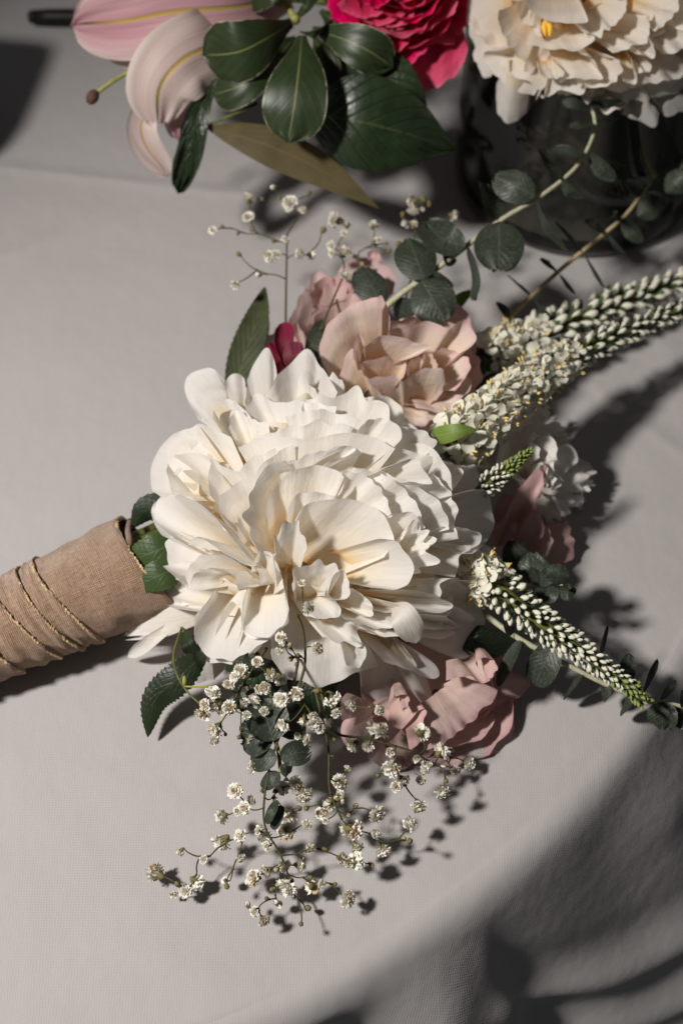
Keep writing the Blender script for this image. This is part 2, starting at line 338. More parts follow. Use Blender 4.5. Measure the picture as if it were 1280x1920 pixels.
# glass, water
s = Nt('shade_tinted_glass')
lw = s.n('ShaderNodeLayerWeight'); lw.inputs[0].default_value = .25
tr = s.n('ShaderNodeBsdfTransparent'); tr.inputs[0].default_value = (.50, .50, .46, 1)  # grey tint darkens the clear glass, standing in for shade inside the vase
gl = s.n('ShaderNodeBsdfGlossy'); gl.inputs[1].default_value = .03
mx = s.n('ShaderNodeMixShader'); s.put(mx.inputs[0], s.math('ADD', s.math('MULTIPLY', lw.outputs[0], .55), .03)); s.put(mx.inputs[1], tr.outputs[0]); s.put(mx.inputs[2], gl.outputs[0]); s.put(s.out.inputs[0], mx.outputs[0]); M['glass'] = s.m
s = Nt('vase_water')
tr = s.n('ShaderNodeBsdfTransparent'); tr.inputs[0].default_value = (.62, .66, .52, 1)
gl = s.n('ShaderNodeBsdfGlossy'); gl.inputs[1].default_value = .02
lw = s.n('ShaderNodeLayerWeight'); lw.inputs[0].default_value = .2
mx = s.n('ShaderNodeMixShader'); s.put(mx.inputs[0], s.math('MULTIPLY', lw.outputs[0], .3)); s.put(mx.inputs[1], tr.outputs[0]); s.put(mx.inputs[2], gl.outputs[0]); s.put(s.out.inputs[0], mx.outputs[0]); M['water'] = s.m

# ------------------------------------------------------------------ tablecloth on its round table
TC = np.array([-.208, .185]); TR = .432
def build_cloth():
    p0 = P(872, 1800, 0)[:2] - TC; th0 = math.atan2(p0[1], p0[0])
    nth = 1600; rho = np.r_[np.linspace(.0, TR * .9, 60)[:-1], np.linspace(TR * .9, TR, 14)]
    drop = np.linspace(0, 1, 120)[1:] ** 1.5 * .42
    rng = random.Random(4)
    ridges = [(th0 - .035, .011, .07, .045), (th0 - .135, -.022, .05, .06), (th0 + .30, .008, .07, .1), (th0 - .62, .035, .09, .09)]
    a = th0 - 1.0
    while a > th0 - 2 * pi + .55:
        ridges.append((a, rng.uniform(.025, .05), rng.uniform(.06, .1), rng.uniform(.06, .1))); a -= rng.uniform(.3, .42)
    th = th0 + pi - np.arange(nth + 1) * 2 * pi / nth
    f = np.zeros_like(th)
    for c, A, wl, wr in ridges:
        d = (th - c + pi) % (2 * pi) - pi; f += A * np.exp(-(d / np.where(d < 0, wl, wr)) ** 2)
    G = []; UVs = []
    w1, w2 = wav(rng, 4, 3, 9), wav(rng, 4, 3, 9)
    for r in rho:
        x = TC[0] + r * np.cos(th); y = TC[1] + r * np.sin(th)
        z = .0006 * w1(x + .6 * y) * w2(y - .4 * x) - .0006
        G.append(np.stack([x, y, z], 1)); UVs.append(np.stack([x, y], 1))
    tt = np.linspace(0, .42, 800); al = 1.12 * (1 - np.exp(-(tt / .0105) ** 1.6)) - .15 * np.clip((tt - .06) / .1, 0, 1)
    ddr = np.r_[0, np.cumsum(np.cos(al))[:-1]] * (tt[1] - tt[0]); ddz = np.r_[0, np.cumsum(np.sin(al))[:-1]] * (tt[1] - tt[0])
    for t in drop:
        dr = np.interp(t, tt, ddr); dz = np.interp(t, tt, ddz)
        k = np.clip((t - .016) / .045, 0, 1); k = k * k * (3 - 2 * k) * (.8 + t)
        # two long diagonal drags where the cloth hangs off the front right edge
        dq = np.zeros_like(th); d9 = (th - th0 + pi) % (2 * pi) - pi; k9 = np.clip((t - .020) / .09, 0, 1)
        dq += -.011 * k9 ** 1.2 * np.exp(-((d9 - .045 - .25 * t) / np.where(d9 < .045 + .25 * t, .012 + .10 * t, .016 + .35 * t)) ** 2)
        dd0 = (th - th0 + pi) % (2 * pi) - pi
        for ct, am, wd in ((.084, .0042, .010), (.122, .0036, .009), (.060, -.0012, .012)):
            dd = t - (ct + .21 * (dd0 - .07) + .012 * np.sin(9 * dd0)); dq += am * np.exp(-(dd / wd) ** 2) * np.clip(dd0 / .1 + .2, 0, 1) * np.clip((.6 - dd0) / .2, 0, 1)
        r = TR + dr + f * k + dq
        x = TC[0] + r * np.cos(th); y = TC[1] + r * np.sin(th); z = np.full_like(th, -dz - .0006)
        G.append(np.stack([x, y, z], 1)); UVs.append(np.stack([TC[0] + (TR + t) * np.cos(th), TC[1] + (TR + t) * np.sin(th)], 1))
    mb = Mb().grid(np.array(G), 0, np.array(UVs))
    o = link('tablecloth', mb.mesh('tablecloth', [M['cloth']]))
    o['label'] = 'pale grey woven tablecloth spread over a round table and hanging in folds'; o['category'] = 'tablecloth'
build_cloth()

def loft(fr, root, mat, rim, base, hr, hb, bulge=-.12, spread=.5, nu=55, nv=15, ruf=.0012, scal=.0008, lip=.0, seed=None, name='petal', mid=.58):
    """petal given by its free edge (photo px; axial height hr = number, list or function) and the place it grows from"""
    seed = int(rim[0][0] * 3 + rim[-1][1] * 5 + base[0]) if seed is None else seed; rng = random.Random(seed)
    n = len(rim); hs = [hr(x, y) for x, y in rim] if callable(hr) else ([hr] * n if np.isscalar(hr) else hr)
    E = spline([fr.D(x, y, h) for (x, y), h in zip(rim, hs)], nu); B = fr.D(base[0], base[1], hb(*base) if callable(hb) else hb)
    t = np.linspace(0, 1, nu); env = np.sin(pi * t) ** .4
    wa, wb = wav(rng, 4, 2, 6), wav(rng, 5, 5, 13)
    out = E - B; L = np.linalg.norm(out, axis=1)[:, None]; od = out / L
    E = E + od * (scal * env * wb(t))[:, None] + fr.A * (ruf * env * wa(t))[:, None]
    c = E.mean(0); B0 = B + (E - c) * spread; M1 = B0 + (E - B0) * mid + fr.A * (bulge * L)
    v = np.linspace(0, 1, nv)[:, None, None]
    G = (1 - v) ** 2 * B0 + 2 * v * (1 - v) * M1 + v ** 2 * E
    wc, wd = wav(rng, 3, 1, 3), wav(rng, 3, 1, 4)
    G = G + fr.A * (.010 * float(L.mean()) * v * (1 - v) * 4 * (wc(t[None, :, None] + .3 * v) + wd(v * 2 + t[None, :, None] * .7)))
    we = wav(rng, 5, 7, 17); G = G + (fr.A + .5 * od[None]) * (ruf * .28 * env * we(t))[None, :, None] * v ** 5
    if lip: G = G + (fr.A * lip * .6 - od[None] * lip * .25) * np.clip((v - .78) / .22, 0, 1) ** 2
    return part(name, Mb().grid(G), M[mat], root)
def domeh(fr, Rr, H, k=1.0, dh=0.):
    def f(x, y):
        h = .03
        for _ in range(5):
            p = fr.D(x, y, h) - fr.B; rho = math.hypot(p @ fr.X, p @ fr.Y)
            h = (.010 + H * math.sqrt(max(0, 1 - (rho / Rr) ** 2))) * k + dh if rho < Rr else (.010 - (rho - Rr) * .35) * k + dh
        return h
    return f

# ------------------------------------------------------------------ white peony of the bouquet
def peony(fr, Rr, H, root, mat, N, seed, th0=10, th1=99, ruf=.0019, nu=31, nv=16, wid=(.020, .046)):
    rng = random.Random(seed); k0 = rng.uniform(0, 6.28)
    for k in range(N):
        q = (k + .5) / N; th = th0 + (th1 - th0) * q ** .72 + rng.uniform(-8, 8); th = min(max(th, 8), 101)
        t = R_(th); sc = rng.uniform(.88, 1.07)
        r = Rr * sin(min(t, pi / 2)) * sc; z = .010 + H * cos(t) * sc
        if th > 90: r = Rr * rng.uniform(.94, 1.06)
        b = .003 + .010 * th / 100; f = min(max(.12 + .75 * (th / 100) ** 1.6 + rng.uniform(-.25, .4), 0), 1.15)
        half = min(max(rng.uniform(*wid) * Rr / .072 / (2 * max(r, .006)), R_(15)), R_(75))
        pr = [(b, .002), (b + (r - b) * (.60 - f * .22), max(z, .004) * (.24 + .14 * f)), (r * (.96 - .23 * f), max(z, .002) * (.66 + .14 * f)), (r * (1 + .05 * f), z)]
        m = bowl(fr, k0 + k * 2.39996 + rng.uniform(-.35, .35), half, pr, nu, nv, ruf * rng.uniform(.4, 1.6), rng.uniform(.9, 2.4), rng.choice((.02, .04, .06, .09, .2)), rng.uniform(2, 5), rng.uniform(.14, .34), rng.uniform(-.005, .004), rng.random(), rng.uniform(-.26, .22), (rng.uniform(-.004, .004), rng.uniform(-.004, .004)))
        part('petal', m, mat, root)
FB = Frame(P(604, 1006, .040), (-.10, -.50, .86))
pe = thing('white_peony', 'large ruffled white peony at the front of the bouquet beside the burlap handle', 'peony', FB.B, 'peony blooms')
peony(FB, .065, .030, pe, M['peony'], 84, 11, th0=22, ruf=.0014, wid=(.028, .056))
def hp(pts, wpx, mat='peony', fr=FB, root=None, face=0, N=None, **kw):
    """hand shaped petal: (x, y, axial height) from base to tip, full width in photo pixels"""
    C = [fr.D(*p) for p in pts]; n = camdir(C[1]) if N is None else N
    if face: n = rot(n, C[-1] - C[0], R_(face))
    kw.setdefault('nu', 29); kw.setdefault('nv', 22); kw.setdefault('prof', 'fan'); kw.setdefault('rnd', .26); kw.setdefault('rf', 1.3); kw.setdefault('nf', 5.)
    kw.setdefault('cup', .3); kw['ruf'] = kw.get('ruf', .0022) * .62; kw.setdefault('notch', .04); kw.setdefault('seed', int(pts[0][0] * 7 + pts[-1][1]))
    return part('petal', sheet(C, n, wpx / 2 * mpp(C[1]), **kw), M[mat], root or pe)
G_ = 'guard'
hp([(410, 1140, .010), (330, 1152, .014), (265, 1160, .010), (192, 1165, .004)], 96, G_, cup=-.2, notch=.34, nf=9, ruf=.0014, nu=41, rnd=.25)
hp([(345, 1160, .010), (305, 1185, .012), (265, 1215, .008), (238, 1233, .002)], 30, G_, prof='petal', cup=.9, ruf=.0004)
hp([(388, 1180, .004), (376, 1240, .004), (378, 1290, -.004), (384, 1312, -.008)], 50, G_, prof='petal', cup=-.4, ruf=.0012)
c5 = lambda x, y: (200 + x / 1.7297, 640 + y / 1.7297)
DR, DB = domeh(FB, .076, .046, 1, .003), domeh(FB, .076, .046, .80)
def pp(rim, base, mat='peony', dh=0., db=0., **kw):
    loft(FB, pe, mat, [c5(*p) for p in rim], c5(*base), lambda x, y: DR(x, y) + dh, lambda x, y: DB(x, y) + db, **kw)
for kw, rim, base in [
    # outer guard petals
    (dict(mat=G_, dh=-.012), [(500, 215), (535, 140), (590, 75), (650, 28), (690, 75), (725, 125), (748, 165)], (630, 260)),
    (dict(mat=G_, dh=-.010), [(448, 200), (462, 110), (495, 45), (522, 22), (543, 60), (552, 105)], (510, 250)),
    (dict(mat=G_, dh=-.016, bulge=-.2), [(300, 255), (262, 190), (256, 120), (300, 92), (345, 90), (382, 130), (392, 180)], (400, 260)),
    (dict(mat=G_, dh=-.013), [(388, 190), (392, 120), (418, 105), (446, 122), (455, 180)], (430, 240)),
    (dict(mat=G_, dh=-.004, bulge=.1), [(195, 520), (150, 480), (143, 410), (172, 345), (215, 305), (260, 285), (300, 275)], (330, 450)),
    (dict(mat=G_, dh=-.003, bulge=.06), [(230, 630), (180, 630), (150, 575), (148, 540), (170, 508), (250, 500), (320, 540), (380, 610)], (490, 725)),
    (dict(mat=G_, dh=-.008), [(205, 740), (195, 680), (200, 640), (245, 620), (300, 640), (350, 690)], (420, 740)),
    (dict(mat=G_, dh=-.006, bulge=.08), [(230, 868), (150, 840), (105, 800), (125, 755), (190, 728), (260, 718), (320, 735)], (420, 850)),
    (dict(mat=G_, dh=0, bulge=.03), [(1120, 500), (1180, 482), (1232, 488), (1252, 560), (1243, 630), (1200, 680), (1150, 690)], (1000, 580)),
    (dict(mat=G_, dh=-.002, bulge=.05), [(1080, 1010), (1150, 1030), (1195, 1005), (1222, 925), (1216, 860), (1180, 800), (1110, 770)], (960, 870)),
    (dict(mat=G_, dh=-.004, bulge=.05), [(826, 1100), (830, 1162), (895, 1175), (960, 1150), (1010, 1100), (1000, 1040)], (860, 950)),
    (dict(mat=G_, dh=-.006, bulge=.05), [(950, 1100), (990, 1150), (1035, 1192), (1058, 1170), (1045, 1110), (1010, 1050), (970, 1020)], (900, 950)),
    (dict(mat=G_, bulge=.06), [(530, 960), (535, 1020), (575, 1080), (680, 1120), (790, 1085), (880, 1050)], (690, 880)),
    (dict(mat=G_, bulge=.06, dh=-.002), [(285, 890), (285, 960), (300, 1015), (350, 1042), (420, 1046), (490, 1000), (550, 915)], (500, 770)),
    # upper half, rims facing the top of the picture
    (dict(dh=-.004), [(455, 220), (475, 180), (500, 172), (540, 195), (640, 195), (745, 212)], (620, 400)),
    (dict(dh=-.004), [(345, 250), (350, 205), (400, 190), (440, 215), (470, 250)], (470, 400)),
    (dict(dh=-.002), [(395, 285), (405, 240), (425, 222), (470, 252), (525, 265)], (500, 420)),
    (dict(dh=-.004, scal=.003), [(630, 215), (650, 182), (700, 185), (760, 165), (840, 168), (885, 205), (928, 245), (930, 275)], (760, 400)),
    (dict(dh=.0), [(580, 245), (680, 222), (780, 240), (835, 262)], (690, 440)),
    (dict(dh=.001, bulge=.03), [(820, 280), (850, 255), (905, 250), (945, 275), (957, 310), (935, 340)], (770, 430)),
    (dict(dh=-.004, bulge=.02), [(930, 300), (960, 280), (1010, 285), (1055, 308), (1065, 335), (1040, 365)], (860, 460)),
    (dict(dh=.001), [(475, 315), (560, 288), (650, 265), (720, 262), (800, 278)], (620, 480)),
    (dict(dh=.002), [(425, 345), (520, 310), (640, 318), (760, 298), (860, 308), (935, 348)], (660, 520)),
    (dict(dh=-.002), [(195, 430), (205, 365), (240, 300), (300, 268), (345, 282), (405, 312)], (420, 520)),
    (dict(dh=.0), [(215, 500), (198, 430), (205, 385), (260, 362), (325, 372), (345, 410)], (440, 590)),
    (dict(dh=.001), [(335, 500), (330, 440), (345, 385), (372, 400), (420, 420), (470, 380), (550, 345)], (500, 600)),
    (dict(dh=.002), [(385, 590), (362, 545), (368, 505), (410, 470), (460, 440), (520, 390), (575, 345), (610, 335)], (540, 640)),
    (dict(dh=.003), [(560, 400), (620, 380), (700, 355), (780, 340), (830, 350)], (640, 560)),
    (dict(dh=.005, bulge=.04, mid=.5), [(680, 392), (720, 360), (775, 340), (812, 348), (780, 372), (720, 388)], (640, 450)),
    (dict(dh=.004), [(510, 560), (540, 480), (590, 430), (670, 402), (745, 418), (770, 440)], (590, 660)),
    (dict(dh=.004), [(590, 540), (620, 495), (690, 490), (750, 500), (775, 450)], (620, 660)),
    (dict(dh=.007, bulge=.10, ruf=.002, spread=.85, scal=.002), [(530, 700), (470, 650), (455, 560), (472, 480), (515, 410), (578, 384)], (575, 590)),
    (dict(dh=.007, bulge=.08, ruf=.002), [(470, 730), (500, 680), (535, 690), (560, 740), (575, 800)], (500, 800)),
    (dict(dh=.005, bulge=.10, scal=.0005), [(300, 880), (288, 950), (325, 1020), (420, 1032), (500, 985), (592, 912)], (490, 750)),
    (dict(dh=.006, bulge=.09, scal=.0005), [(220, 640), (158, 575), (172, 512), (260, 505), (350, 570), (445, 690)], (500, 740)),
    (dict(dh=.007, bulge=.08, scal=.0006), [(265, 800), (262, 740), (320, 690), (400, 700), (470, 760)], (500, 790)),
    (dict(dh=.010, bulge=.07, scal=.0006), [(440, 850), (445, 930), (500, 965), (560, 930), (590, 880), (575, 800)], (525, 735)),
    (dict(dh=.004, scal=.002), [(430, 640), (418, 600), (430, 575), (450, 600), (470, 650)], (500, 700)),
    # right half
    (dict(dh=.004, bulge=.05), [(870, 428), (930, 398), (1000, 380), (1030, 420), (1052, 462), (980, 455)], (800, 470)),
    (dict(dh=.004), [(770, 420), (830, 430), (880, 470), (910, 520), (925, 568)], (700, 600)),
    (dict(dh=.003), [(800, 408), (890, 430), (960, 475), (1010, 540), (1032, 605)], (720, 620)),
    (dict(dh=.001), [(870, 415), (980, 455), (1060, 505), (1098, 555), (1110, 610)], (760, 620)),
    (dict(dh=-.003), [(950, 345), (1040, 372), (1100, 390), (1150, 412), (1145, 450), (1115, 490)], (860, 540)),
    (dict(dh=-.004), [(1080, 400), (1150, 402), (1195, 405), (1210, 440), (1190, 485)], (980, 540)),
    (dict(dh=.0), [(1060, 430), (1105, 480), (1135, 540), (1128, 600), (1140, 640)], (860, 630)),
    (dict(dh=.0, bulge=.02), [(1090, 600), (1150, 604), (1208, 622), (1205, 660), (1150, 692), (1130, 765)], (940, 680)),
    (dict(dh=.005, scal=.003, ruf=.002), [(920, 560), (985, 555), (1020, 600), (1055, 660), (1050, 725), (990, 755)], (850, 690)),
    (dict(dh=.004, scal=.003, bulge=.05), [(960, 640), (985, 590), (1015, 600), (1040, 640), (1030, 690)], (920, 700)),
    # the broad smooth cup at the heart
    (dict(dh=.004, bulge=-.16, scal=.0006, ruf=.0005), [(610, 600), (625, 550), (660, 525), (730, 512), (830, 520), (895, 565), (932, 640), (900, 700)], (610, 730)),
    (dict(dh=.009, bulge=.05, scal=.0006, ruf=.0005), [(880, 640), (940, 650), (985, 710), (993, 765), (945, 803), (860, 800)], (740, 735)),
    (dict(dh=.009, bulge=.06, scal=.003, ruf=.002), [(545, 760), (540, 680), (548, 625), (580, 595), (620, 578), (625, 610), (650, 660), (640, 690)], (580, 790)),
    (dict(dh=.006, bulge=.05, ruf=.002), [(265, 660), (300, 632), (370, 680), (440, 720), (490, 745), (490, 795), (440, 795)], (560, 730)),
    (dict(dh=.008, bulge=.04, ruf=.002), [(285, 810), (272, 780), (300, 742), (350, 735), (410, 760), (430, 810)], (500, 760)),
    # lower half
    (dict(dh=.006, bulge=.06), [(440, 870), (445, 945), (500, 968), (560, 935), (588, 905), (580, 830)], (530, 740)),
    (dict(dh=.003, bulge=.05), [(350, 960), (380, 870), (410, 845), (440, 900), (420, 990)], (480, 780)),
    (dict(dh=.008, bulge=.08, scal=.002), [(600, 790), (608, 745), (650, 722), (715, 718), (760, 745), (740, 780)], (660, 860)),
    (dict(dh=.010, bulge=.05), [(715, 825), (735, 760), (765, 742), (782, 770), (785, 830), (745, 840)], (690, 810)),
    (dict(dh=.006, bulge=.06), [(640, 890), (700, 900), (750, 892), (755, 860), (710, 810)], (620, 800)),
    (dict(dh=.006, bulge=.06), [(790, 875), (840, 892), (866, 882), (850, 840), (800, 802)], (690, 810)),
    (dict(dh=.004, scal=.003, bulge=.05), [(700, 960), (790, 985), (815, 975), (830, 935), (900, 960), (905, 920), (800, 880)], (660, 830)),
    (dict(dh=.006, bulge=.08), [(762, 1000), (780, 1050), (815, 1055), (838, 1030), (838, 990), (800, 975)], (770, 930)),
    (dict(dh=.002, bulge=.05), [(900, 1040), (990, 1070), (1050, 1095), (1080, 1082), (1050, 1035), (980, 990)], (850, 930)),
    (dict(dh=.004, bulge=.04), [(900, 960), (990, 955), (1085, 965), (1140, 935), (1100, 890)], (770, 890)),
    (dict(dh=.003, bulge=.04), [(960, 930), (1070, 935), (1150, 925), (1188, 905), (1150, 868), (1060, 838)], (840, 850)),
    (dict(dh=.004, bulge=.03), [(900, 880), (1010, 880), (1090, 880), (1120, 855), (1040, 815), (960, 805)], (790, 830)),
    (dict(dh=.002, scal=.003), [(1080, 830), (1092, 780), (1130, 768), (1190, 790), (1222, 850)], (930, 780)),
    (dict(dh=.006, bulge=.04, scal=.002), [(780, 905), (870, 930), (960, 925), (1010, 900), (940, 850)], (720, 830))]:
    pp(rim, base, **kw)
hp([(735, 1135, .044), (752, 1150, .060), (768, 1178, .058), (780, 1208, .048)], 56, G_, prof='petal', cup=-.3, ruf=.0006)
# stamens glimpsed in the middle
for i, (x, y, h) in enumerate([(545, 968, .047), (541, 976, .045), (549, 964, .046), (545, 1060, .048), (541, 1056, .047)]):
    a = FB.D(x, y, .015); b = FB.D(x, y, h); mb = Mb().tube(spline([a, b], 4), .0006, .0005, 6, 0); mb.ball(b, .0011, 0, ax=RT + UP * .7, L=.0032); part('stamen', mb, M['stamen'], pe)

# ------------------------------------------------------------------ wrapped handle
HA, HB = P(-140, 1242, .0215), P(262, 1066, .0275)
hroot = thing('bouquet_handle', 'bouquet handle wrapped in tan burlap ribbon with gold edging lying on the cloth', 'handle', HA)
hd = HB - HA; hl = np.linalg.norm(hd); hx = hd / hl; hy = nz(np.cross([0, 0, 1.], hx)); hz = np.cross(hx, hy)
def hrad(t): return .0180 + (.0242 - .0180) * np.clip((t + .02) / (hl + .02), 0, 1.2)
turns = [-.034, .010, .033, .050, .061, .0705, hl + .006]; SKS = [.002, .003, .003, .003, .003, .003, .001]        # seam positions along the axis
def seam(th, t, k=.008): return t - k * np.cos(th - .35) - .0075 * np.clip(np.sin(th), -.4, 1) + .0006 * np.sin(2 * th + t * 300)
for i in range(len(turns) - 1):
    th = np.linspace(0, 2 * pi, 61); G = []; UVs = []
    for j, q in enumerate(np.r_[-.12, np.linspace(0, 1, 14), 1.0001]):
        t = seam(th, turns[i], SKS[i]) * (1 - q) + seam(th, turns[i + 1], SKS[i + 1]) * q
        lift = .0016 * (1 - np.clip(1 - q, 0, 1)) + .0004 * np.sin(5 * th + 9 * q + 2 * i) + .0003 * np.sin(11 * th - 7 * q + i) + .0003 * np.sin(3 * th + 17 * q) + (.0001 * i)
        if j == 15: lift = lift - .0022
        r = hrad(t) + lift
        G.append(HA + t[:, None] * hx + r[:, None] * (np.cos(th)[:, None] * hy + np.sin(th)[:, None] * hz)); UVs.append(np.stack([th * .022, t], 1))
    part('ribbon_wrap', Mb().grid(np.array(G), 0, np.array(UVs)), M['burlap'], hroot)
    mb = Mb(); rg = random.Random(i)
    for k in range(230):
        a = 2 * pi * k / 230; t = seam(np.array(a), turns[i + 1], SKS[i + 1]) - .0004 + rg.uniform(-.0004, .0004); r = hrad(t) + .0015
        mb.ball(HA + t * hx + r * (cos(a) * hy + sin(a) * hz), rg.uniform(.0004, .00075), 0, 5, 3)
    part('gold_edging', mb, M['gold'], hroot, smooth=False)['kind'] = 'stuff'
# stems bundled in the mouth of the wrap
mb = Mb(); rg = random.Random(3)
for k in range(14):
    a = 2 * pi * k / 14; r = .006 + .014 * rg.random()
    p0 = HA + hx * (hl - .06) + r * (cos(a) * hy + sin(a) * hz); p1 = HA + hx * (hl + .02) + r * 1.05 * (cos(a) * hy + sin(a) * hz)
    mb.tube(spline([p0, p1], 4), .003, .003, 7)
part('stem_bundle', mb, M['gstem'], hroot)
mb = Mb(); p = [P(244, 975, .047), P(240, 995, .05), P(243, 1015, .052), P(238, 1030, .05)]; mb.tube(spline(p, 8), .0012, .0018, 6); part('ribbon_tail', mb, M['burlap'], hroot)

# ------------------------------------------------------------------ leaves
def leafm(pts, wpx, face=0, fr=None, N=None, **kw):
    C = [P(*p) for p in pts]; n = camdir(C[len(C) // 2]) if N is None else N
    if face: n = rot(n, C[-1] - C[0], R_(face))
    kw.setdefault('prof', 'ovate'); kw.setdefault('nu', 11); kw.setdefault('nv', 22); kw.setdefault('seed', int(pts[0][0] + pts[-1][1]))
    return sheet(C, n, wpx / 2 * mpp(C[len(C) // 2]), **kw)
def lone_leaf(name, label, pts, wpx, mat, group=None, stalk=None, **kw):
    root = thing(name, label, 'leaf', P(*pts[0]), group)
    part('blade', leafm(pts, wpx, **kw), M[mat], root)
    C = [P(*p) for p in pts]; n = camdir(C[1]); q = stalk or [(pts[0][0] * 2 - pts[1][0], pts[0][1] * 2 - pts[1][1], max(.004, pts[0][2] - .004))]
    part('stalk', Mb().tube(spline([P(*a) for a in q] + [C[0]], 6), .0009, .0008, 6), M['gstem'], root)
BL = 'leaves tucked into the bouquet'
lone_leaf('serrated_leaf', 'dark serrated leaf with a drooping tip below the burlap handle', [(385, 1225, .028), (335, 1270, .027), (290, 1315, .018), (277, 1383, .006)], 70, 'sleaf', BL, cup=-.35, serr=.16, nserr=20, nv=82, nu=9)
lone_leaf('serrated_leaf', 'middle serrated green leaf between the gold ribbon edge and the white peony', [(345, 1010, .050), (300, 1030, .054), (262, 1046, .050), (232, 1066, .040)], 72, 'mleaf', BL, cup=-.3, serr=.12, nserr=16, nv=66, nu=9)
lone_leaf('serrated_leaf', 'highest dark green leaf in the mouth of the burlap wrap', [(340, 985, .046), (305, 958, .048), (272, 958, .044), (248, 990, .036)], 70, 'sleaf', BL, cup=-.5, serr=.1, nserr=14, nv=58, nu=9)
lone_leaf('serrated_leaf', 'lowest green leaf at the ribbon mouth just above the fingered white petal', [(345, 1060, .044), (308, 1075, .048), (280, 1088, .046), (246, 1108, .040)], 66, 'mleaf', BL, cup=-.3, serr=.1, nserr=14, nv=58, nu=9)
lone_leaf('olive_leaf', 'upright dull olive leaf left of the pale pink rose above the peony', [(432, 745, .03), (455, 680, .042), (480, 605, .052), (497, 537, .055)], 66, 'oleaf', BL, cup=.45, serr=.08, nserr=18, nv=74, nu=11, face=-12)
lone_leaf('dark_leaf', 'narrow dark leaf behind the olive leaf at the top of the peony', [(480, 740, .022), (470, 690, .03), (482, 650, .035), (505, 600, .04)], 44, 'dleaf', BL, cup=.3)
lone_leaf('green_leaf', 'small pointed bright green leaf between the peony and the tall flower spike', [(800, 818, .070), (830, 815, .078), (862, 808, .082), (897, 806, .080)], 36, 'lime', BL, cup=-.4)
lone_leaf('green_leaf', 'small pointed green leaf behind the upper right of the blush rose', [(830, 590, .05), (855, 568, .056), (870, 555, .058), (888, 543, .058)], 26, 'lime', BL, cup=.2)
lone_leaf('dark_leaf', 'dark upright leaf squeezed between the blush rose and the crimson bud', [(588, 690, .05), (592, 650, .056), (598, 620, .058), (606, 598, .058)], 42, 'euc', BL, cup=.4)
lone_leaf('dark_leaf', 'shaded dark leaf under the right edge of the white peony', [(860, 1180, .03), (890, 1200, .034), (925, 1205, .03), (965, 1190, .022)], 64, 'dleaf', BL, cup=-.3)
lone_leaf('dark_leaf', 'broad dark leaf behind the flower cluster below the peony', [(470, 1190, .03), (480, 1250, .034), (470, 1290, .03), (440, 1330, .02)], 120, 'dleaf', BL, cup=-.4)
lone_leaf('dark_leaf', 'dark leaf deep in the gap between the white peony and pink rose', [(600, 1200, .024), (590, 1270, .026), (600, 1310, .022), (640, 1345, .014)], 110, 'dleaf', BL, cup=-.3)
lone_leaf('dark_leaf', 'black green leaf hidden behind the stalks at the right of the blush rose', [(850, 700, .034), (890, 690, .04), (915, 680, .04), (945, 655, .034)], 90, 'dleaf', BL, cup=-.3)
lone_leaf('green_leaf', 'narrow green leaf beside the white petal hanging over the handle', [(345, 1185, .026), (355, 1205, .028), (362, 1222, .024), (368, 1245, .018)], 36, 'sleaf', BL, cup=.3)

# ------------------------------------------------------------------ roses
def rose(fr, root, mat, layers, seed, name='petal'):
    """layers: (n, rim radius, rim height, half angle, curl, jitter)"""
    rng = random.Random(seed); off = rng.uniform(0, 6.28)
    for (n, r, z, half, curl, jit) in layers:
        off += 1.1
        for k in range(n):
            ph = off + k * 2 * pi / n + rng.uniform(-jit, jit); rr = r * rng.uniform(.93, 1.07); zz = z * rng.uniform(.94, 1.05)
            pr = [(.002, .0), (rr * .75, zz * .25), (rr * .98, zz * .65), (rr * .97, zz)]
            m = bowl(fr, ph, R_(half), pr, 19, 18, .0005 + .03 * r * (r > .008), rng.uniform(1, 2.2), .05, 2.5, .13, curl * rng.uniform(.6, 1.4), rng.random(), rng.uniform(-.06, .06))
            part(name, m, mat, root)
RG = 'roses of the two arrangements'
fr1 = Frame(P(775, 705, .050), (.12, -.42, .88))
r1 = thing('blush_rose', 'open peach blush rose directly above the white peony', 'rose', fr1.B, RG)
cr = lambda x, y: (560 + x / 3.5556, 540 + y / 3.5556)
rose(fr1, r1, M['blush'], [(4, .016, .016, 60, .002, .3), (5, .024, .010, 48, .004, .3)], 5)
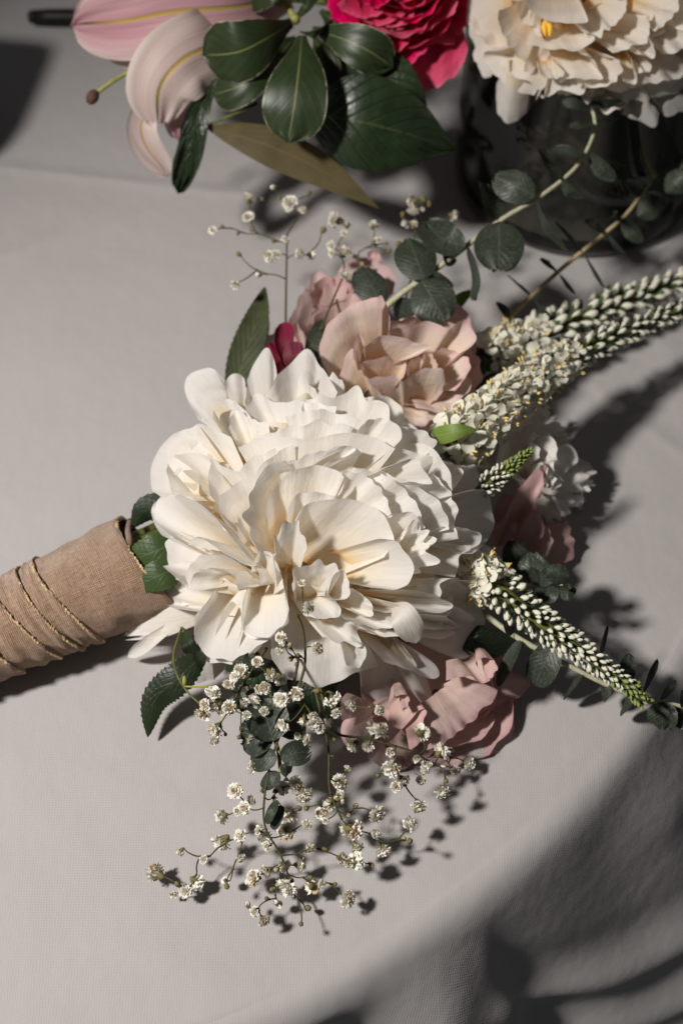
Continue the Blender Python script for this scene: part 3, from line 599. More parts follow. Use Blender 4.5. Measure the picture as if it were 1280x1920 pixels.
for mt, hr, hb, kw, rim, base in [
    ('pink', .004, .0, dict(bulge=.05), [(915, 140), (985, 112), (1050, 95), (1130, 190), (1175, 320), (1172, 450), (1120, 545)], (900, 330)),
    ('pink', .004, .0, dict(bulge=.06), [(1068, 735), (1062, 825), (1005, 842), (990, 925), (900, 940), (790, 945), (690, 900)], (820, 760)),
    ('blush', .012, .004, dict(bulge=.06), [(975, 820), (900, 880), (810, 922), (720, 912), (640, 860), (620, 800)], (760, 740)),
    ('blush', .020, .006, dict(bulge=-.05, lip=-.002), [(1080, 585), (1143, 612), (1137, 680), (1066, 735), (1055, 800), (975, 818), (860, 812), (780, 790)], (820, 640)),
    ('blush', .026, .008, dict(bulge=-.14, lip=-.002), [(950, 400), (1040, 415), (1070, 445), (1125, 470), (1130, 550), (1095, 610), (1040, 680)], (800, 600)),
    ('blush', .029, .010, dict(bulge=-.12, lip=-.002), [(610, 285), (750, 250), (860, 220), (940, 245), (1005, 272), (1060, 232), (1120, 224), (1180, 320), (1150, 385), (1080, 428)], (800, 560)),
    ('blush', .034, .006, dict(bulge=-.16), [(400, 130), (470, 75), (555, 64), (600, 160), (604, 260), (590, 310)], (560, 560)),
    ('blush', [.010, .020, .028, .034, .038, .041, .042, .042], .004, dict(bulge=.16, lip=-.003), [(215, 600), (152, 430), (162, 315), (235, 212), (342, 116), (420, 82), (500, 66), (552, 70)], (400, 600)),
    ('blush', .036, .008, dict(bulge=.1), [(365, 470), (362, 390), (398, 305), (432, 350), (436, 440)], (430, 580)),
    ('blush', [.012, .024, .032, .028, .022, .016], .008, dict(bulge=.12), [(262, 665), (290, 520), (362, 400), (430, 570), (520, 665), (592, 752)], (480, 760)),
    ('blush', .034, .014, dict(bulge=.14), [(432, 400), (520, 330), (610, 318), (730, 346), (866, 388), (850, 415), (775, 455), (695, 480)], (520, 520)),
    ('blush', .031, .012, dict(bulge=.10), [(420, 560), (430, 490), (560, 470), (680, 478), (714, 510), (702, 590), (665, 625)], (560, 660)),
    ('blush', .034, .016, dict(bulge=.06), [(820, 460), (845, 432), (890, 445), (918, 500), (922, 545)], (850, 600)),
    ('blush', .032, .016, dict(bulge=.06), [(718, 570), (735, 495), (800, 456), (830, 482), (812, 530)], (760, 620)),
    ('blush', [.026, .030, .032, .032, .034, .036, .036, .032, .024], .004, dict(bulge=.22, scal=.002), [(450, 615), (540, 590), (640, 582), (682, 622), (765, 565), (850, 532), (925, 535), (972, 590), (960, 690)], (740, 800))]:
    loft(fr1, r1, mt, [cr(*p) for p in rim], cr(*base), hr, hb, **kw)
fr2 = Frame(P(640, 600, .040), (-.25, .10, .9))
r2 = thing('pale_pink_rose', 'half hidden pale pink rose behind the upper left of the blush rose', 'rose', fr2.B, RG)
rose(fr2, r2, M['pink'], [(3, .010, .022, 70, .002, .3)], 8)
def rp(fr, root, mat, pts, wpx, **kw):
    C = [P(*p) for p in pts]; n = kw.pop('N', None); n = camdir(C[1]) if n is None else n; face = kw.pop('face', 0)
    if face: n = rot(n, C[-1] - C[0], R_(face))
    kw.setdefault('prof', 'fan'); kw.setdefault('rnd', .3); kw.setdefault('rf', 1.8); kw.setdefault('nu', 23); kw.setdefault('nv', 22); kw.setdefault('seed', int(pts[0][0] * 3 + pts[-1][1]))
    return part('petal', sheet(C, n, wpx / 2 * mpp(C[1]), **kw), M[mat], root)
c3q = lambda x, y: (370 + x / 2.327, 330 + y / 2.327)
for hr, hb, kw, rim, base in [
    (.012, .0, dict(bulge=.06), [(555, 560), (600, 450), (660, 380), (720, 355), (790, 370), (860, 430), (855, 510)], (690, 600)),
    (.006, .0, dict(bulge=.06), [(740, 350), (755, 322), (790, 335), (805, 365)], (770, 440)),
    (.014, .0, dict(bulge=.08), [(395, 640), (440, 540), (480, 470), (512, 420), (560, 428), (592, 460)], (500, 700)),
    (.016, .004, dict(bulge=.06), [(470, 690), (520, 560), (580, 460), (620, 430), (660, 470)], (560, 720)),
    (.022, .006, dict(bulge=.10, lip=-.003), [(490, 640), (520, 590), (580, 545), (640, 520), (690, 508), (720, 560)], (620, 680)),
    (.010, .0, dict(bulge=.08), [(275, 745), (320, 690), (370, 650), (420, 630), (470, 700)], (440, 780))]:
    loft(fr2, r2, 'pink', [c3q(*p) for p in rim], c3q(*base), hr, hb, **kw)
cb = thing('crimson_bud', 'small folded crimson bud rising above the top petals of the peony', 'rose bud', P(545, 700, .05))
rp(None, cb, 'crimson', [(545, 700, .046), (540, 670, .058), (533, 640, .064), (537, 604, .066)], 46, cup=1.1, ruf=.0004)
rp(None, cb, 'crimson', [(555, 705, .050), (550, 680, .062), (552, 660, .066), (558, 640, .066)], 46, cup=-.6, ruf=.001)
rp(None, cb, 'crimson', [(525, 705, .044), (528, 680, .054), (522, 665, .056), (516, 640, .055)], 40, cup=.7, ruf=.0008)
# pink rose under the lower right of the peony
r3 = thing('dusty_pink_rose', 'dusty pink rose lying on the cloth under the lower right of the white peony', 'rose', P(800, 1280, .02), RG)
fr3 = Frame(P(800, 1290, .012), (.15, -.40, .88)); cb3 = lambda x, y: (620 + x / 3.2, 1160 + y / 3.2)
rose(Frame(P(818, 1300, .006), (.15, -.35, .9)), r3, M['pink'], [(5, .034, .004, 46, .006, .3), (5, .029, .010, 46, .006, .3), (4, .022, .016, 50, .004, .3)], 77)
for hr, hb, kw, rim, base in [
    (.004, .004, dict(bulge=.06), [(225, 790), (245, 850), (330, 905), (440, 900), (560, 840), (640, 780)], (430, 600)),
    (.006, .004, dict(bulge=.05), [(1000, 430), (1090, 335), (1175, 365), (1197, 400), (1130, 465), (990, 525), (890, 570)], (860, 400)),
    (.016, .014, dict(bulge=.10, ruf=.002), [(1000, 425), (965, 500), (886, 552), (884, 600), (795, 652), (738, 700), (680, 748), (560, 790)], (640, 430)),
    (.026, .018, dict(bulge=.05), [(690, 372), (760, 352), (835, 345), (920, 385), (985, 335), (965, 250)], (780, 240)),
    (.016, .012, dict(bulge=.10), [(110, 790), (60, 700), (70, 620), (140, 590), (240, 570), (330, 600), (360, 690)], (330, 500)),
    (.024, .014, dict(bulge=.12), [(62, 610), (55, 520), (92, 448), (160, 470), (186, 540), (135, 640)], (230, 540)),
    (.030, .022, dict(bulge=.1), [(880, 300), (870, 260), (920, 235), (990, 255), (985, 320), (930, 385)], (900, 200)),
    (.028, .018, dict(bulge=.06), [(340, 520), (380, 470), (460, 460), (466, 520), (420, 540)], (400, 400)),
    (.022, .016, dict(bulge=.10), [(330, 760), (430, 660), (550, 540), (560, 620), (535, 730), (470, 800)], (430, 480))]:
    loft(fr3, r3, 'pink', [cb3(*p) for p in rim], cb3(*base), hr, hb, scal=.0006, **kw)
# shaded mauve rose and white peony at the right
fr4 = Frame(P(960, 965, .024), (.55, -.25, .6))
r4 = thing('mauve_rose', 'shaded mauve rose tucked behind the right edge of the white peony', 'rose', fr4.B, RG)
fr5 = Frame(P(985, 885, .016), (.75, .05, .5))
pe2 = thing('shaded_peony', 'small white peony in deep shade right of the big peony below the flower spike', 'peony', fr5.B, 'peony blooms')
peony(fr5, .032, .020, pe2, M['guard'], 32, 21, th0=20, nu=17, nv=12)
frr = Frame(P(985, 930, .018), (.25, -.42, .85)); cR = lambda x, y: (780 + x / 2.56, 780 + y / 2.56)
for hr, hb, kw, rim, base in [
    (.010, .006, dict(bulge=.08), [(400, 130), (510, 58), (600, 30), (630, 72), (610, 130), (570, 205)], (450, 230)),
    (.012, .008, dict(bulge=.12), [(590, 215), (655, 152), (740, 140), (773, 185), (765, 228), (690, 290), (620, 310)], (520, 280)),
    (.006, .004, dict(bulge=.1), [(680, 345), (740, 288), (806, 250), (808, 292), (780, 362), (715, 388)], (600, 330)),
    (.004, .002, dict(bulge=.08), [(700, 370), (840, 265), (858, 270), (800, 330)], (640, 340)),
    (.006, .004, dict(bulge=.08), [(690, 372), (732, 386), (737, 440), (712, 490), (640, 492)], (570, 400)),
    (.006, .004, dict(bulge=.08), [(560, 300), (640, 300), (690, 340), (690, 400), (640, 460)], (520, 380))]:
    loft(frr, pe2, 'guard', [cR(*p) for p in rim], cR(*base), hr, hb, scal=.002, **kw)
for hr, hb, kw, rim, base in [
    (.022, .010, dict(bulge=.14), [(430, 470), (480, 370), (555, 275), (620, 240), (608, 330), (572, 425), (622, 520), (605, 580)], (450, 580)),
    (.018, .010, dict(bulge=.12), [(590, 650), (600, 580), (622, 545), (652, 570), (645, 640), (605, 690)], (540, 640)),
    (.008, .004, dict(bulge=.10), [(640, 510), (700, 512), (730, 502), (735, 560), (762, 640), (740, 692), (660, 720)], (560, 650)),
    (.016, .008, dict(bulge=.08), [(380, 420), (430, 370), (480, 390), (450, 480), (470, 600), (430, 680)], (360, 560)),
    (.010, .004, dict(bulge=.08), [(420, 690), (520, 640), (600, 680), (640, 740), (560, 780)], (420, 620))]:
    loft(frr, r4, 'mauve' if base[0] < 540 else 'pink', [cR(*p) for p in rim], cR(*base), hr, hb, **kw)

# ------------------------------------------------------------------ veronica spikes
def bud_mesh(name, c, g, L=1.0, r=.34):
    mb = Mb(); ax = np.array([0, 0, 1.]); mb.ball(np.array([0, 0, L * .55]), r, 0, 8, 6, ax, L * .48)
    for k in range(3):
        a = 2 * pi * k / 3; d = np.array([cos(a), sin(a), 0]); C = np.array([d * .05, d * r * 1.05 + ax * L * .3, d * r * .95 + ax * L * .62])
        sheet(C, -d, r * .75, 'lance', 3, 5, .8, mb=mb, mi=1)
    return mb.mesh(name, [c, g])
def floret_mesh(name, seed):
    mb = Mb(); rng = random.Random(seed); ax = np.array([0, 0, 1.])
    mb.tube(np.array([[0, 0, 0], [0, 0, .35], [0, 0, .5]]), [.10, .16, .26], None, 7, 0, False)
    for k in range(4):
        a = 2 * pi * k / 4 + rng.uniform(-.2, .2); d = np.array([cos(a), sin(a), 0])
        sheet(np.array([d * .2 + ax * .45, d * .42 + ax * .72, d * .75 + ax * .78 + ax * rng.uniform(-.15, .1)]), ax - d * .4, .30, 'petal', 5, 6, .4, seed=seed + k, mb=mb, mi=0)
    for k in range(2):
        a = rng.uniform(0, 6.28); d = np.array([cos(a), sin(a), 0]) * .32; p = np.array([d * .3 + ax * .3, d * .6 + ax * .75, d * .9 + ax * 1.0]); mb.tube(p, .03, .025, 4, 0); mb.ball(p[-1], .065, 1, 5, 4, d + ax, .14)
    for k in range(3):
        a = 2 * pi * k / 3; d = np.array([cos(a), sin(a), 0]); sheet(np.array([d * .05, d * .2 + ax * .15, d * .24 + ax * .4]), -d, .12, 'lance', 3, 4, .6, mb=mb, mi=2)
    return mb.mesh(name, [M['ver_white'], M['anther'], M['ver_green']])
BUDW = [bud_mesh('white_bud', M['ver_white'], M['ver_green'], 1, r) for r in (.20, .23, .27)]
BUDG = [bud_mesh('green_bud', M['ver_lime'], M['ver_green'], 1, .24)]
FLO = [floret_mesh('floret', i) for i in range(5)]
VG = 'flower spikes of the bouquet'
def spike(label, pts, n, rpx, size_px, f_open, f_green, seed, droop=0.):
    rng = random.Random(seed); C = spline([P(*p) for p in pts], 120); m = mpp(C[60])
    root = thing('flower_spike', label, 'flower spike', C[0], VG)
    part('stem', Mb().tube(C[::6], rpx[0] * .30 * m, rpx[1] * .3 * m, 8), M['gstem'], root)
    T = np.gradient(C, axis=0); T /= np.linalg.norm(T, axis=1)[:, None]
    a0 = nz(np.cross(T[60], [0, 0, 1.]));
    for k in range(n):
        # denser toward the tip where buds are small
        t = (k + .5) / n; t = t ** .92; i = min(int(t * 119), 119); Ti = T[i]; a = nz(a0 - Ti * (a0 @ Ti)); b = np.cross(Ti, a)
        th = k * 2.39996 + rng.uniform(-.2, .2); d = cos(th) * a + sin(th) * b
        if (d @ camdir(C[i])) < -.55 and rng.random() < .6: continue
        rr = (rpx[0] + (rpx[1] - rpx[0]) * t) * m; sz = (size_px[0] + (size_px[1] - size_px[0]) * t) * m
        pos = C[i] + d * rr * .25; fwd = .55 + .7 * t
        if t < f_open + rng.uniform(-.06, .06):
            ax = nz(d + Ti * rng.uniform(-.2, .35)); L = rr * .78; place_mesh('floret', FLO[k % 5], root, pos, ax, L * rng.uniform(.9, 1.15), rng.uniform(0, 6.28))
        else:
            ax = nz(d + Ti * fwd + rng.uniform(-.25, .25) * b + rng.uniform(-.2, .2) * Ti); me = (BUDG if t > f_green + rng.uniform(-.05, .05) else BUDW); L = max(sz, .0016)
            place_mesh('bud', me[k % len(me)], root, pos + ax * (rr * .75 - L * .6) * .7, ax, L * rng.uniform(.75, 1.15), rng.uniform(0, 6.28))
    return root
spike('long white flower spike reaching past the right frame edge, cream open florets at its base', [(835, 850, .062), (905, 790, .064), (1010, 705, .060), (1130, 640, .054), (1300, 572, .044), (1380, 545, .038)], 280, (54, 15), (30, 14), .40, .84, 1)
spike('blurred white flower spike lying behind the longer one', [(905, 675, .036), (985, 640, .036), (1080, 600, .034), (1180, 560, .030), (1300, 520, .024), (1370, 500, .022)], 200, (48, 24), (34, 20), .20, .97, 2)
spike('white budded flower spike pointing to the lower right over the eucalyptus', [(880, 1065, .050), (935, 1105, .052), (1010, 1165, .050), (1100, 1230, .044), (1175, 1285, .038), (1206, 1316, .035)], 290, (52, 18), (25, 14), .14, .86, 3)
spike('shortest flower spike, tight lime green buds beside the right edge of the peony', [(895, 922, .066), (930, 895, .070), (965, 868, .072), (994, 846, .072)], 130, (28, 8), (15, 10), -.2, .45, 4)

# ------------------------------------------------------------------ eucalyptus
EG = 'eucalyptus branches'
def euc(label, stem, leaves, r0, r1, smat='euc_stem', loc=None):
    root = thing('eucalyptus_branch', label, 'eucalyptus', P(*stem[0]), EG)
    part('stem', Mb().tube(spline([P(*p) for p in stem], 40), r0, r1, 8), M[smat], root)
    for (pts, w, face, kw) in leaves:
        kw = dict(kw); prof = kw.pop('prof', 'round'); kw.setdefault('ruf', .0013 if w > 50 else .0002); kw.setdefault('notch', .05 if w > 50 else 0.); part('leaf', leafm(pts, w, face, prof=prof, nu=11, nv=18, **kw), M['euc'], root)
def L3(x0, y0, x1, y1, z0, z1=None, bend=0., zb=.002):
    z1 = z0 if z1 is None else z1; mx, my = (x0 + x1) / 2, (y0 + y1) / 2; dx, dy = x1 - x0, y1 - y0
    return [(x0, y0, z0), (mx - dy * bend, my + dx * bend, (z0 + z1) / 2 + zb), (x1, y1, z1)]
euc('eucalyptus branch curving up from the blush rose to the rim of the vase', [(700, 600, .060), (740, 560, .068), (830, 495, .078), (935, 415, .088), (1010, 370, .092), (1075, 318, .096), (1105, 270, .100), (1115, 230, .104), (1104, 190, .108)], [
    (L3(795, 524, 765, 445, .078, .082), 80, 10, dict(cup=-.3)), (L3(790, 525, 835, 603, .078, .070), 88, -5, dict(cup=-.3)), (L3(800, 520, 838, 540, .074, .068, 0), 60, 60, dict(cup=-.2)),
    (L3(715, 570, 675, 500, .066, .070), 66, 15, dict(cup=-.4)), (L3(735, 575, 800, 610, .060, .056), 70, 40, dict(cup=-.3)),
    (L3(872, 462, 797, 415, .086, .084, -.12), 74, 25, dict(cup=.5, ruf=.0015)), (L3(875, 462, 890, 565, .084, .070, -.1), 62, 78, dict(cup=.2)),
    (L3(935, 415, 935, 510, .092, .088), 96, 0, dict(cup=-.25)), (L3(930, 412, 905, 345, .090, .096), 74, 62, dict(cup=.4)),
    (L3(1002, 368, 925, 330, .096, .098), 64, 10, dict(cup=-.3)), (L3(1004, 372, 1065, 470, .094, .080, .08), 44, 70, dict(cup=.3)),
    (L3(1048, 335, 1010, 282, .098, .100), 44, 68, dict(cup=.2)), (L3(1052, 338, 1090, 372, .098, .092), 46, 55, dict(cup=.6)),
    (L3(1100, 292, 1033, 278, .104, .106), 34, 50, dict(cup=.3)), (L3(1104, 292, 1152, 338, .102, .096), 42, 40, dict(cup=.4)),
    (L3(1114, 232, 1066, 236, .106, .108), 26, 60, dict(cup=.2)), (L3(1116, 230, 1160, 224, .106, .106), 22, 62, dict(cup=.2)),
    (L3(1104, 192, 1052, 190, .110, .114), 30, 20, dict(cup=-.3)), (L3(1106, 192, 1163, 190, .110, .114), 24, 55, dict(cup=.3)),
    (L3(838, 500, 845, 445, .078, .08), 50, 60, dict(cup=.3))], .0016, .0009)
euc('tan stemmed eucalyptus branch lying between the two long flower spikes and the vase', [(905, 645, .040), (955, 595, .044), (1045, 510, .048), (1130, 440, .050), (1175, 400, .052), (1215, 345, .054), (1245, 310, .056), (1290, 270, .058)], [
    (L3(955, 595, 932, 566, .046, .050), 30, 55, dict(cup=.3)), (L3(955, 598, 968, 632, .046, .04), 28, 55, dict(cup=.3)),
    (L3(996, 556, 950, 516, .046, .05), 22, 76, dict(cup=.2)), (L3(998, 560, 1040, 608, .046, .04), 26, 72, dict(cup=.2)),
    (L3(1045, 510, 1012, 484, .048, .054), 26, 66, dict(cup=.2)), (L3(1048, 514, 1078, 552, .048, .042), 24, 68, dict(cup=.2)),
    (L3(1092, 474, 1040, 415, .05, .056), 26, 72, dict(cup=.2)), (L3(1096, 478, 1132, 540, .05, .042), 24, 72, dict(cup=.2)),
    (L3(1135, 438, 1096, 412, .052, .058), 30, 60, dict(cup=.3)), (L3(1138, 440, 1170, 478, .052, .046), 24, 64, dict(cup=.3)),
    (L3(1165, 412, 1202, 456, .052, .046), 34, 30, dict(cup=.3)), (L3(1162, 408, 1148, 402, .052, .056), 26, 60, dict(cup=.3)),
    (L3(1200, 368, 1180, 330, .054, .060), 34, 35, dict(cup=.3)), (L3(1205, 372, 1245, 385, .054, .050), 40, 20, dict(cup=-.3)), (L3(1200, 375, 1222, 412, .054, .048), 40, 25, dict(cup=.3)), (L3(1213, 350, 1196, 318, .056, .06), 30, 50, dict(cup=.3)),
    (L3(1248, 322, 1222, 288, .056, .062), 44, 15, dict(cup=-.3)), (L3(1250, 326, 1280, 362, .056, .052), 52, 12, dict(cup=-.3)), (L3(1270, 300, 1290, 320, .058, .056), 36, 20, dict(cup=.3)), (L3(1275, 285, 1262, 268, .058, .064), 16, 30, dict(cup=.3))], .0014, .0009, 'euc_stem2')
euc('eucalyptus branch lying under the lower right flower spike', [(905, 1150, .034), (970, 1196, .032), (1060, 1245, .026), (1150, 1290, .020), (1215, 1310, .018), (1250, 1318, .018), (1300, 1330, .016)], [
    (L3(975, 1200, 932, 1287, .034, .022), 40, 52, dict(cup=.3)), (L3(1040, 1205, 1000, 1287, .034, .018), 62, 10, dict(cup=.35, notch=.1)), (L3(1042, 1225, 1036, 1252, .03, .02), 24, 60, dict(cup=.3)),
    (L3(1095, 1258, 1055, 1312, .024, .010), 26, 66, dict(cup=.2)), (L3(1140, 1282, 1128, 1308, .022, .012), 34, 40, dict(cup=.2, notch=.1)), (L3(1120, 1245, 1138, 1172, .026, .040), 22, 66, dict(cup=.2)),
    (L3(1190, 1300, 1162, 1340, .020, .008), 30, 58, dict(cup=.2)), (L3(1205, 1300, 1232, 1235, .020, .036), 24, 60, dict(cup=.2)), (L3(1168, 1290, 1180, 1225, .02, .03), 34, 20, dict(cup=.2)),
    (L3(1242, 1316, 1240, 1367, .020, .012), 58, 5, dict(cup=.25)), (L3(1240, 1312, 1266, 1275, .022, .034), 26, 50, dict(cup=.2)), (L3(1285, 1325, 1268, 1365, .016, .012), 58, 5, dict(cup=.3)), (L3(1285, 1322, 1290, 1290, .018, .026), 40, 40, dict(cup=.3)), (L3(960, 1190, 952, 1150, .034, .04), 40, 40, dict(cup=.3))], .0014, .0009)
euc('small round leaved eucalyptus tip beside the top of the lower right flower spike', [(955, 1110, .030), (1000, 1090, .038), (1040, 1092, .042), (1062, 1103, .046)], [
    (L3(975, 1075, 962, 1012, .034, .042), 56, 15, dict(cup=-.3)), (L3(1002, 1095, 998, 1035, .042, .050), 62, 0, dict(cup=-.25)), (L3(1012, 1100, 1018, 1060, .044, .046), 52, 10, dict(cup=.3)), (L3(1040, 1095, 1052, 1058, .046, .052), 46, 10, dict(cup=-.3)),
    (L3(1030, 1098, 1018, 1128, .044, .042), 46, 10, dict(cup=.25)), (L3(1048, 1108, 1078, 1112, .046, .048), 34, 20, dict(cup=.8)), (L3(1058, 1100, 1072, 1096, .05, .054), 18, 10, dict(cup=.8))], .0012, .0008)
euc('short eucalyptus sprig hanging down among the tiny white flowers under the peony', [(505, 1300, .044), (512, 1370, .044), (522, 1410, .042), (526, 1450, .038)], [
    (L3(515, 1385, 452, 1390, .046, .040, .1), 78, 10, dict(cup=.3)), (L3(512, 1390, 490, 1310, .048, .052), 84, 5, dict(cup=.4)), (L3(520, 1420, 470, 1425, .044, .036), 50, 5, dict(cup=.3)), (L3(526, 1422, 585, 1408, .044, .042, -.05), 50, 5, dict(cup=.4, notch=.2, nf=6)),
    (L3(526, 1380, 565, 1330, .046, .046), 74, 30, dict(cup=.3)), (L3(525, 1450, 488, 1472, .040, .034), 36, 20, dict(cup=-.4)), (L3(528, 1452, 546, 1446, .04, .038), 40, 30, dict(cup=-.3)), (L3(500, 1320, 450, 1300, .046, .05), 70, 15, dict(cup=-.3)), (L3(480, 1270, 470, 1225, .046, .05), 80, 20, dict(cup=-.3)),
    (L3(520, 1500, 500, 1545, .038, .034), 22, 30, dict(cup=.5)), (L3(528, 1510, 512, 1555, .034, .03), 26, 20, dict(cup=.5))], .0011, .0008, 'ystem')

# ------------------------------------------------------------------ baby's breath
def gyp_mesh(name, seed, tan):
    mb = Mb(); rng = random.Random(seed); ax = np.array([0, 0, 1.])
    mb.ball(np.array([0, 0, -.22]), .17, 2, 7, 5, ax, .2)
    for k in range(5):
        a = 2 * pi * k / 5; d = np.array([cos(a), sin(a), 0]); sheet(np.array([d * .06 - ax * .4, d * .2 - ax * .22, d * .25 - ax * .0]), -d, .09, 'lance', 3, 5, .5, mb=mb, mi=2)
    n = 46
    for k in range(n):
        t = (k + .5) / n; th = k * 2.39996; pol = .1 + 1.75 * t ** .8; d = np.array([cos(th) * sin(pol), sin(th) * sin(pol), cos(pol)])
        out = np.array([cos(th), sin(th), 0]); L = rng.uniform(.42, .56) * (1.0 if t > .3 else .85)
        tip = d * L + ax * .02; mid = d * L * .55 + out * .05 + ax * .06
        N = ax * .7 - out * .5 + np.array([rng.uniform(-.3, .3) for _ in range(3)])
        sheet(np.array([ax * -.12, mid, tip]), N, rng.uniform(.10, .17), 'fan', 5, 5, rng.uniform(-.6, .9), ruf=.05, rf=3, notch=.2, nf=5, seed=seed * 100 + k, mb=mb, mi=(1 if (rng.random() < tan) else 0))
    return mb.mesh(name, [M['gyp'], M['gyp_tan'], M['gyp_cal']])
def gbud_mesh(name, mats, seed):
    mb = Mb(); ax = np.array([0, 0, 1.]); mb.ball(np.array([0, 0, .15]), .36, 0, 8, 6, ax, .40); mb.ball(np.array([0, 0, -.2]), .25, 1, 7, 5, ax, .3)
    for k in range(5):
        a = 2 * pi * k / 5; d = np.array([cos(a), sin(a), 0]); sheet(np.array([d * .1 - ax * .42, d * .40 + ax * .05, d * .26 + ax * .5]), -d, .17, 'lance', 3, 6, .7, mb=mb, mi=1)
    return mb.mesh(name, mats)
GY = [gyp_mesh('blossom', i, (.0, .03, .1, .35)[i % 4]) for i in range(8)]
GB = [gbud_mesh('bud', [M['gyp_cal'], M['gyp_cal']], 0), gbud_mesh('bud', [M['gyp'], M['gyp_cal']], 1), gbud_mesh('bud', [M['gyp_tan'], M['gyp_cal']], 2)]
GG = "sprays of baby's breath"
def spray(label, rootpts, zfun, blossoms, seed, face=None, alpha=.35):
    """rootpts: trunk polyline in photo px (x,y,z); blossoms: (x,y,size px); stems grow as a branching tree"""
    rng = random.Random(seed); root = thing('baby_breath_spray', label, "baby's breath", P(*rootpts[0]), GG)
    nodes = []; path = []; mb = Mb()
    tr = spline([P(*p) for p in rootpts], 8 * len(rootpts)); mb.tube(tr, .00065, .00042, 6)
    acc = np.r_[0, np.cumsum(np.linalg.norm(np.diff(tr, axis=0), axis=1))]
    for p, a in zip(tr, acc): nodes.append(p); path.append(a * .4)
    o2 = P(*rootpts[-1]); B = [(P(x, y, zfun(x, y) + rng.uniform(-.005, .005)), sz) for x, y, sz in blossoms]
    B.sort(key=lambda b: min(np.linalg.norm(b[0] - q) for q in tr))
    for (p, sz) in B:
        N = np.array(nodes); d = np.linalg.norm(N - p, axis=1); c = d + alpha * np.array(path); c[d < .004] += .02
        i = int(np.argmin(c)); q = nodes[i]; L = d[i]; m = mpp(p); rad = sz * m / 2
        prev = nodes[max(i - 1, 0)]; dirn = nz(q - prev) if np.linalg.norm(q - prev) > 1e-6 else nz(p - q)
        mid1 = q + (p - q) * .4 + dirn * L * .10 + np.array([rng.uniform(-1, 1) for _ in range(3)]) * L * .05
        mid2 = q + (p - q) * .75 + dirn * L * .05 + np.array([rng.uniform(-1, 1) for _ in range(3)]) * L * .04
        ax = nz(p - mid2) * .7 + nz(camdir(p)) * rng.uniform(.1, .9) + np.array([rng.uniform(-.5, .5) for _ in range(3)]); ax = nz(ax)
        big = sz > 15.5; sc = rad * 2 * (1.04 if big else 1.1); end = p - ax * sc * .45
        cu = spline([q, mid1, mid2, end], 10)
        mb.tube(cu, .00042 if L > .012 else .00034, .00026, 5); mb.ball(q, .00062, 0, 5, 4)
        a0 = path[i]
        for k in (3, 5, 7): nodes.append(cu[k]); path.append(a0 + L * k / 9)
        if big: place_mesh('blossom', GY[rng.randrange(8)], root, p, ax, sc * rng.uniform(.95, 1.1) * np.array([1, 1, rng.uniform(.8, 1.1)]), rng.uniform(0, 6.28))
        else: place_mesh('bud', GB[rng.choice((0, 0, 1, 2))], root, p, ax, sc, rng.uniform(0, 6.28))
    part('stem', mb, M['gyp_stem'], root)
c8 = lambda L: [(250 + x / 1.9104, 1180 + y / 1.9104, s_ / 1.9104) for x, y, s_ in L]
c3 = lambda L: [(370 + x / 2.327, 330 + y / 2.327, s_ / 2.327) for x, y, s_ in L]
A_ = c8([(385, 150, 58), (340, 200, 45), (285, 230, 60), (300, 265, 60), (345, 280, 55), (250, 300, 66), (295, 355, 65), (290, 397, 40), (395, 210, 35), (430, 260, 62), (470, 210, 46), (445, 118, 45), (490, 165, 55), (525, 175, 55), (468, 293, 35), (415, 393, 40), (330, 375, 16), (405, 308, 36), (380, 385, 20), (398, 262, 40), (320, 290, 45), (260, 270, 50), (365, 170, 40), (450, 215, 40)])
spray("baby's breath cluster under the peony's lower left petals, left of the eucalyptus sprig", [(500, 1215, .050), (470, 1260, .056), (440, 1310, .056)], lambda x, y: .060 - max(0, y - 1280) * .00008, A_, 1)
B_ = c8([(435, 490, 65), (365, 580, 60), (320, 670, 56), (320, 760, 72), (385, 740, 50), (400, 640, 56), (375, 650, 40), (530, 570, 60), (575, 555, 65), (610, 590, 70), (545, 720, 75), (560, 690, 60), (540, 655, 40), (470, 750, 60), (480, 775, 40), (620, 700, 40), (635, 785, 45), (685, 788, 24), (540, 845, 50), (435, 890, 60), (480, 865, 50), (595, 845, 50), (555, 920, 70), (540, 910, 55), (640, 920, 60), (675, 908, 30), (765, 965, 65), (720, 912, 18), (85, 875, 72), (145, 950, 30), (190, 940, 50), (225, 905, 58), (160, 915, 25), (252, 825, 35), (170, 795, 36), (330, 900, 35), (335, 918, 24), (385, 818, 35), (410, 988, 24), (437, 1010, 42), (468, 1040, 50), (510, 975, 25), (520, 985, 30), (478, 965, 20), (600, 1055, 22), (623, 998, 28), (632, 888, 20), (505, 605, 30), (515, 575, 45), (460, 575, 30), (420, 615, 40), (450, 720, 40), (850, 843, 22), (795, 830, 65), (745, 820, 45), (770, 835, 40), (575, 650, 30), (590, 640, 25), (500, 930, 22), (515, 860, 24)])
spray("widest baby's breath spray, spilling down the cloth to the lowest blossoms", [(560, 1235, .046), (540, 1330, .052), (505, 1440, .040), (495, 1540, .030), (525, 1600, .022), (540, 1640, .017)], lambda x, y: max(.010, .030 - max(0, y - 1450) * .00008 - max(0, 430 - x) * .00003), B_, 2)
C_ = c8([(785, 412, 60), (840, 418, 45), (870, 370, 82), (1030, 370, 65), (1100, 440, 75), (1150, 505, 45), (1200, 480, 48), (1105, 580, 55), (1020, 630, 60), (1030, 540, 40), (925, 495, 72), (965, 540, 55), (940, 565, 40), (878, 522, 20), (920, 440, 35), (1015, 465, 35), (1050, 480, 36), (1120, 542, 20), (1045, 500, 40), (1105, 490, 24), (895, 350, 40), (1135, 435, 30)])
